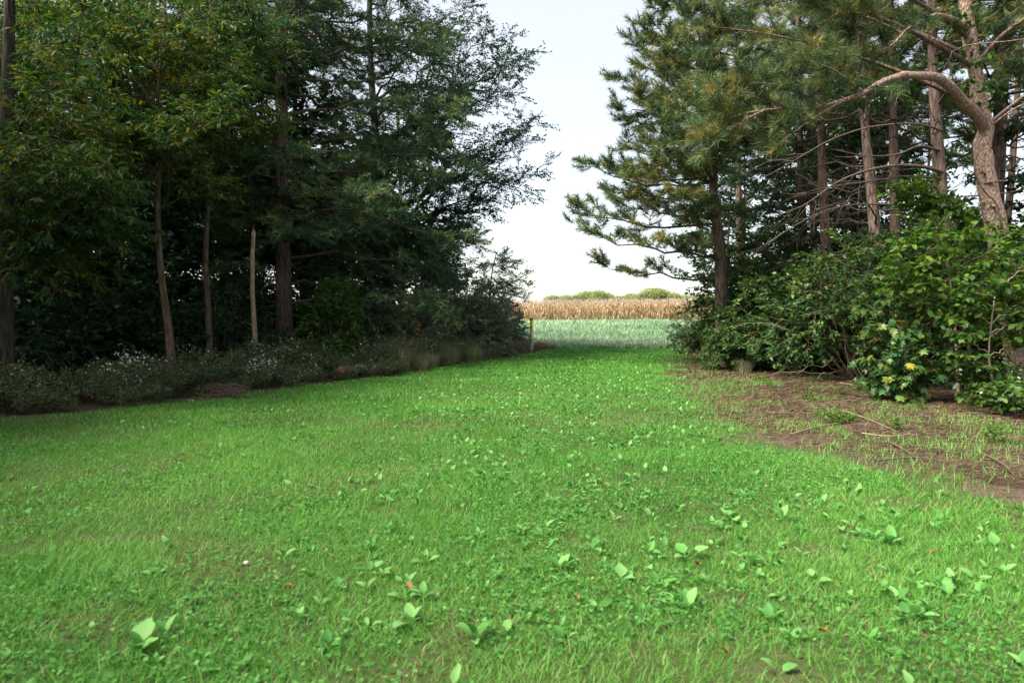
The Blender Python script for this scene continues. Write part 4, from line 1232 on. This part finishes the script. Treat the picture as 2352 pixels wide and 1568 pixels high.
def rock(name, lab, c, r, mat, sq=(1, .8, .6), seed=1):
    q = np.random.default_rng(seed)
    th, ph = np.meshgrid(np.linspace(0, 6.283, 13)[:-1], np.linspace(.05, math.pi - .05, 8))
    dd = np.stack([np.sin(ph) * np.cos(th), np.sin(ph) * np.sin(th), np.cos(ph)], -1)
    V = (dd * (1 + .18 * q.normal(size=th.shape)[..., None] * np.sin(ph)[..., None]) * r * np.array(sq)).reshape(-1, 3)
    i = np.arange(7)[:, None] * 12 + np.arange(12); j = np.arange(7)[:, None] * 12 + (np.arange(12) + 1) % 12
    Q = np.stack([i, i + 12, j + 12, j], -1).reshape(-1, 4)
    o = build(name, V, [Q, np.array([[0, 1, 2], [84, 85, 86]])], mat, smooth=True)
    o.location = tuple(c); return tag(o, lab, 'stone')


M['stone'] = mat_plain('grey_stone', (.15, .155, .14), .9, .2, .3, 14)
M['wstone'] = mat_plain('white_stone', (.46, .43, .38), .8, .2, .15, 40)
p = W(1075 * .766 + 0, 838, 17.2); rock('field_stone', 'flat grey stone half buried in weeds near the cut log end', (W(826, 784, 17)[0], 17, float(gz(-3.8, 17)) + .22), .16, M['stone'], (1.1, .8, .6), 3)
rock('pebble', 'small white stone lying in the lawn grass', tuple(G(W(558, 784, 3.95)[0], 3.95) + [0, 0, .03]), .015, M['wstone'], (1.2, .9, .7), 5)

# ------------------------------------------------------------------ marker post
mp = W(1220, 802, 29.0); mb = G(mp[0], 29.0)
root = thing('marker_post', 'white marker post with yellow sleeve and orange-red cap at the lawn end', 'marker post', mb)
M['pwhite'] = mat_plain('post_plastic', (.66, .62, .60), .5, .4, .06, 15)
M['pyellow'] = mat_plain('yellow_sleeve', (.92, .74, .02), .4, .4, .05)
M['pred'] = mat_plain('orange_red_cap', (.70, .05, .015), .4, .4, .05)
M['pblack'] = mat_plain('black_print', (.02, .02, .02), .5, .3, .05)


def lathe(name, prof, mat, seg=16):
    prof = np.array(prof); a = np.arange(seg) * 2 * math.pi / seg
    V = np.stack([prof[:, 0, None] * np.cos(a), prof[:, 0, None] * np.sin(a), np.repeat(prof[:, 1, None], seg, 1)], -1).reshape(-1, 3)
    n = len(prof); i = np.arange(n - 1)[:, None] * seg + np.arange(seg); j = np.arange(n - 1)[:, None] * seg + (np.arange(seg) + 1) % seg
    return build(name, V, [np.stack([i, j, j + seg, i + seg], -1).reshape(-1, 4)], mat, root, smooth=True)


Hp = float(W(1220, 729, 29)[2] - mb[2])
lathe('post', [(.058, -.2), (.058, Hp - .6), (.05, Hp - .59), (.05, Hp - .08)], M['pwhite'])
slv = lathe('sleeve', [(.058, Hp - .63), (.064, Hp - .62), (.064, Hp - .115), (.06, Hp - .105)], M['pyellow'])
lathe('cap', [(.05, Hp - .112), (.072, Hp - .11), (.072, Hp - .03), (.06, Hp - .008), (.03, Hp), (.001, Hp + .003)], M['pred'])
for dz, hh, ww in ((.20, .016, .03), (.36, .02, .05), (.39, .016, .045), (.455, .035, .035)):
    q = []
    for aa in np.linspace(-ww / .064 / 2, ww / .064 / 2, 5):
        for zz in (Hp - dz - hh / 2, Hp - dz + hh / 2):
            q.append((.0655 * math.sin(aa), -.0655 * math.cos(aa), zz))
    build('printed_mark', np.array(q), [np.array([[2 * i, 2 * i + 2, 2 * i + 3, 2 * i + 1] for i in range(4)])], M['pblack'], slv)

# ------------------------------------------------------------------ lawn
def lawn_density(x, y):
    e = np.minimum(x - xL(y), xR(y) - x + 1.1 * (vnoise(x, y, 2.3, 22) - .5) * sstep(9, 13, y)) + 1.1 * (vnoise(x, y, .8, 2) - .5) + .5 * (vnoise(x, y, .25, 3) - .5)
    dn = sstep(-.35, .75, e)
    dn = dn * (1 - .85 * np.exp(-((x + 5.6) / 1.5) ** 2 - ((y - 8.5) / .85) ** 2))
    dn = dn * (1 - .6 * sstep(.66, .82, vnoise(x, y, .35, 4)) * sstep(9, 4, y)) * (1 - .3 * sstep(.55, .8, vnoise(x, y, 1.2, 19)))
    return np.clip(dn, 0, 1)


def strip_density(x, y):
    d1 = sstep(.52, .75, vnoise(x, y, .7, 6)) * .6 + .02
    g = np.exp(-((x - 6.6) / 1.1) ** 2 - ((y - 8.6) / 1.6) ** 2) * (.25 + .75 * sstep(.45, .6, vnoise(x, y, .4, 7)))
    e2 = sstep(1.6, .1, x - xR(y)) * sstep(.42, .62, vnoise(x, y, .6, 8)) * .55
    return np.clip(d1 + g + e2, 0, 1) * sstep(-1.0, .5, x - xR(y) + 1.2 * (vnoise(x, y, .8, 21) - .5)) * sstep(4.4, 3.4, x - xR(y))


def inview(x, y, m=.9):
    return (np.abs(x) < .76 * y + m) & (y > 1.6)


def sample(n, y0, y1, dens, x0=-14, x1=9, m=.9):
    y = rng.uniform(y0, y1, n); x = rng.uniform(x0, x1, n)
    k = inview(x, y, m)
    x, y = x[k], y[k]
    k = rng.random(len(x)) < dens(x, y)
    return x[k], y[k]


GV, GF, Gv, off = [], [], [], 0


def add_grass(n, y0, y1, hh, ww, lean, segs, dens=lawn_density, vlo=0., vhi=.95, x0=-14, x1=9):
    global off
    x, y = sample(n, y0, y1, dens, x0, x1)
    P = np.stack([x, y, gz(x, y)], 1)
    pn = vnoise(x, y, 1.1, 9)
    h = rng.uniform(*hh, len(x)) * (.7 + .6 * pn)
    V, F, k = veg_blades(P, h, rng.uniform(*ww, len(x)), rng.uniform(*lean, len(x)), segs)
    GV.append(V); GF.append(F + off); off += len(V)
    v = np.clip(rng.uniform(vlo, vhi, len(x)) * .75 + .3 * vnoise(x, y, 2.3, 12) - .02, 0, .97)
    v = np.where(rng.random(len(x)) < .025, 1.1, v)
    Gv.append(np.repeat(v, k))


add_grass(280000, 1.8, 5, (.03, .072), (.0024, .0050), (.3, 1.8), 2)
add_grass(460000, 1.8, 5, (.025, .06), (.0024, .0046), (.2, 1.5), 1)
add_grass(480000, 5, 9, (.03, .070), (.0045, .0075), (.2, 1.4), 1)
add_grass(270000, 9, 16, (.03, .075), (.008, .013), (.3, 1.4), 1)
add_grass(230000, 16, 30.6, (.03, .08), (.014, .024), (.3, 1.2), 1, x0=-4)
add_grass(90000, 3, 16, (.04, .11), (.005, .009), (.3, 1.2), 1, strip_density, .3, 1.0, 2, 11)
add_grass(30000, 16, 29, (.04, .12), (.010, .016), (.3, 1.2), 1, strip_density, .3, 1.0, 3, 12)
build('lawn_grass', np.concatenate(GV), [np.concatenate(GF)], M['grass'], var=np.concatenate(Gv), kind='stuff')

# dry thatch lying between the blades
x, y = sample(110000, 1.8, 10, lambda x, y: lawn_density(x, y) * (.15 + .85 * sstep(.5, .75, vnoise(x, y, .6, 17))))
n = len(x)
P = np.stack([x, y, gz(x, y) + rng.uniform(.008, .03, n)], 1)
X, Y, N = frame(np.stack([rng.normal(size=n), rng.normal(size=n), rng.normal(0, .2, n)], 1), rng.normal(size=(n, 3)))
wd = .0012 + .0003 * y
V, F = scatter(np.array([[-1, 0, 0], [1, 0, 0], [.3, 1, 0]]), np.array([[0, 1, 2]]), P, X, Y, N, np.stack([wd, rng.uniform(.03, .09, n), wd], 1))
build('thatch', V, [F], M['litterb'], var=np.repeat(rng.uniform(.4, 1, n), 3), kind='stuff')

# clover-like leaflets between the blades
x, y = sample(300000, 1.8, 12, lambda x, y: lawn_density(x, y) * sstep(.35, .75, vnoise(x, y, .9, 14)) * sstep(13, 5, y))
P = np.stack([x, y, gz(x, y) + rng.uniform(.015, .06, len(x))], 1)
X, Y, N = frame(np.stack([rng.normal(size=len(x)), rng.normal(size=len(x)), rng.normal(.2, .3, len(x))], 1), Z + rng.normal(0, .35, (len(x), 3)))
V, F = scatter(np.array([[0, 0, 0], [-.42, .5, .08], [0, 1, 0], [.42, .5, .08]]), np.array([[0, 3, 2], [0, 2, 1]]), P, X, Y, N, rng.uniform(.014, .032, len(x)))
build('clover', V, [F], M['clover'], var=np.repeat(rng.random(len(x)), 4), kind='stuff')


# broad-leaved forage plants
def forage_leaf(seed, lobed=False, n=8):
    r = np.random.default_rng(seed)
    V, F = [], []
    for i in range(n):
        t = i / (n - 1)
        w = .016 if t < .32 else .235 * math.sin(min(1, (t - .22) / .70) * math.pi * .88 + .12) ** .8 * (1 + r.uniform(-.14, .14))
        if lobed and .28 < t < .65:
            w *= .45 if i % 2 else .9
        if i == n - 1:
            w = .05
        z = .42 * t - .42 * t * t * 1.1
        V += [(-w, t, z + .35 * w + r.normal(0, .012)), (0, t, z), (w, t, z + .35 * w + r.normal(0, .012))]
    for i in range(n - 1):
        a = 3 * i
        F += [[a, a + 1, a + 4], [a, a + 4, a + 3], [a + 1, a + 2, a + 5], [a + 1, a + 5, a + 4]]
    return np.array(V), np.array(F)


FL = [forage_leaf(s, s == 2) for s in range(4)]
FL4 = [forage_leaf(s, False, 5) for s in range(3)]
leafmesh = []
for k, (V, F) in enumerate(FL):
    for vv in (.25, .6, .9):
        o = build('leaf', V, [F], M['forage'], var=np.full(len(V), vv), smooth=True)
        leafmesh.append(o.data); bpy.data.objects.remove(o)


def forage_dens(x, y):
    return lawn_density(x, y) * (.3 + .7 * sstep(.40, .75, vnoise(x, y, 1.1, 15))) * (.25 + .75 * sstep(-3.5, .5, x + .12 * (y - 8)))


x, y = sample(19000, 2.0, 29.5, forage_dens, -12, 8, .2)
order = np.argsort(y)
x, y = x[order], y[order]
special = {'big': [(320, 1515, .17), (1285, 1312, .14), (1580, 1280, .14), (1800, 1195, .13), (945, 1450, .13), (1580, 1408, .12), (1090, 1490, .15), (840, 1258, .10), (2045, 1255, .13)]}
SL = ['big upright cabbage-like leaf near the bottom edge of the lawn', 'broad-leaved plant with one wide scalloped leaf in mid-lawn', 'plant with a pale upright spoon-shaped leaf nearest the scalloped one', 'sprawling broad-leaved plant close to the dirt track side of the lawn',
      'leafy plant with drooping bluish leaves low in the lawn', 'short plant with a rounded toothed leaf facing the viewer', 'wide drooping-leaved plant at the near edge of the lawn', 'single oval-leaved plant standing alone in the left half of the lawn', 'dark flat-leaved plant in thin grass near the needle-strewn dirt']
first = None
cnt = 0


def forage_plant(xx, yy, ln, lab, group, nlv):
    global cnt
    root = thing('forage_plant', lab, 'plant', G(xx, yy), group, U(0, 6.28))
    for j in range(nlv):
        c = bpy.data.objects.new('leaf', leafmesh[rng.integers(len(leafmesh))]); C.objects.link(c); c.parent = root
        s = ln * U(.6, 1.1)
        c.rotation_euler = (U(.35, 1.15), U(-.25, .25), j * 6.283 / nlv + U(-.4, .4)); c.scale = (s * U(.8, 1.15), s, s)
        c.location = (0, 0, .005)
    cnt += 1


for (px, py, ln), lab in zip(special['big'], SL):
    Dp = 1.5 * 1568 / (py + 25 - 724); forage_plant(W(px, py, Dp)[0], Dp, ln, lab, None, 5)
for i in range(min(285, len(x))):
    nl_ = int(rng.integers(2, 6))
    zone = 'along the near edge of the lawn' if y[i] < 3.1 else ('in the near lawn' if y[i] < 3.9 else 'in mid-lawn')
    side = 'left of the marker post' if x[i] < -.9 else ('in line with the marker post' if x[i] < .6 else 'towards the dirt track')
    forage_plant(x[i], y[i], U(.05, .115) * (.75 if U() < .3 else 1), f"{('two', 'three', 'four', 'five')[nl_ - 2]}-leaved forage plant {zone}, {side}", 'forage plants in the lawn', nl_)
# the farther, smaller ones joined
xr, yr = x[285:], y[285:]
Vs, Fs, vs_, off2 = [], [], [], 0
for rep in range(3):
    n = len(xr)
    P = np.stack([xr + rng.normal(0, .02, n), yr + rng.normal(0, .02, n), gz(xr, yr)], 1)
    az = rng.uniform(0, 6.28, n); el = rng.uniform(.4, 1.2, n)
    A = np.stack([np.cos(az) * np.cos(el), np.sin(az) * np.cos(el), np.sin(el)], 1)
    X, Y, N = frame(A, Z + rng.normal(0, .2, (n, 3)))
    V, F = scatter(*FL4[rep], P, X, Y, N, rng.uniform(.045, .10, n) * (1 + .3 * sstep(14, 24, yr)))
    Vs.append(V); Fs.append(F + off2); off2 += len(V); vs_.append(np.repeat(rng.random(n), len(FL4[rep][0])))
build('forage_cover', np.concatenate(Vs), [np.concatenate(Fs)], M['forage'], var=np.concatenate(vs_), smooth=True, kind='stuff')

# ------------------------------------------------------------------ dirt track litter, sticks, fallen leaves
n = 110000
y = 3.5 + 24 * rng.random(n) ** 1.5; x = xR(y) - 1.2 + rng.random(n) * 6.2
k = inview(x, y) & (rng.random(n) < sstep(-.5, 1.3, x - xR(y) + 1.1 * (vnoise(x, y, 2.3, 22) - .5) * -1 + 1.3 * (vnoise(x, y, .7, 24) - .5))); x, y = x[k], y[k]; n = len(x)
P = np.stack([x, y, gz(x, y) + .010 + rng.uniform(0, .014, n)], 1)
az = rng.normal(.1, .9, n)
X, Y, N = frame(np.stack([np.cos(az), np.sin(az), rng.normal(0, .12, n)], 1), rng.normal(size=(n, 3)))
wd = .0009 + .00026 * y
V, F = scatter(np.array([[-1, 0, 0], [1, 0, 0], [.3, 1, 0]]), np.array([[0, 1, 2]]), P, X, Y, N, np.stack([wd * 1.3, rng.uniform(.05, .15, n), wd], 1))
build('needle_litter', V, [F], M['litterb'], var=np.repeat(rng.random(n), 3), kind='stuff')

STK = [([(2010, 1082), (2060, 1076), (2110, 1070), (2160, 1072)], 'dark crooked twig lying across the dirt track', 'twig'), ([(1815, 1010), (1880, 985), (1950, 975)], 'thin pale stick on the grassy verge of the dirt track', 'stem'),
       ([(1930, 950), (1990, 968), (2060, 1000)], 'long pale stick in the middle of the dirt track', 'stem'), ([(2260, 1058), (2300, 1085), (2330, 1110)], 'short dark twig near the bramble side of the dirt track', 'twig'),
       ([(2045, 1030), (2080, 1050), (2100, 1070)], 'dark forked twig touching the crooked one on the dirt track', 'twig'), ([(1930, 888), (2000, 895), (2070, 890)], 'pale fallen branch at the foot of the bare arching stems', 'dead'),
       ([(1980, 1003), (2040, 1010), (2090, 1008)], 'weathered flat stick beside the young maple on the dirt', 'dead')]
for pts, lab, mt in STK:
    P = []
    for a, b in pts:
        Dp = 1.5 * 1568 / (b - 724); q = W(a, b, Dp); P.append([q[0], q[1], float(gz(q[0], q[1])) + .03 + U(0, .02)])
    P = poly(P, 10); tb = Tubes(); tb.add(P, np.linspace(.011, .004, 10), 6)
    o = tb.obj('fallen_stick', M[mt], None, P[0]); o.location = tuple(P[0]); tag(o, lab, 'stick')

M['oleaf'] = mat_leaf('orange_fallen_leaf', [(0, (.16, .060, .025)), (1, (.34, .14, .045))], .2, .6, .2, 8, .3)
FLV = [(1320, 1418, 'orange fallen leaf standing in the grass near the bottom middle of the lawn'), (1600, 1330, 'curled reddish-brown fallen leaf in the lawn beside the spoon-leaved plant'), (1672, 1555, 'bright orange fallen leaf at the very bottom edge of the lawn'),
       (1958, 1245, 'flat orange fallen leaf in the lawn near the dirt track'), (945, 1398, 'small orange fallen leaf beside the bluish drooping plant'), (2140, 1302, 'brown-red fallen leaf close to the lawn corner'), (1880, 1500, 'tiny yellow-brown fallen leaf among thin grass'), (655, 1385, 'pinkish fallen leaf in the thin grass patch')]
for px, py, lab in FLV:
    Dp = 1.5 * 1568 / (py - 724); q = W(px, py, Dp)
    o = build('fallen_leaf', OVAL[0] * np.array([1.0, 1, 4.0]), [OVAL[1]], M['oleaf'], var=np.full(7, U()), smooth=True)
    s = U(.04, .06); o.scale = (s, s, s); o.location = (q[0], q[1], float(gz(q[0], q[1])) + .035); o.rotation_euler = (U(.2, .8), U(-.4, .4), U(0, 6.28))
    tag(o, lab, 'leaf')
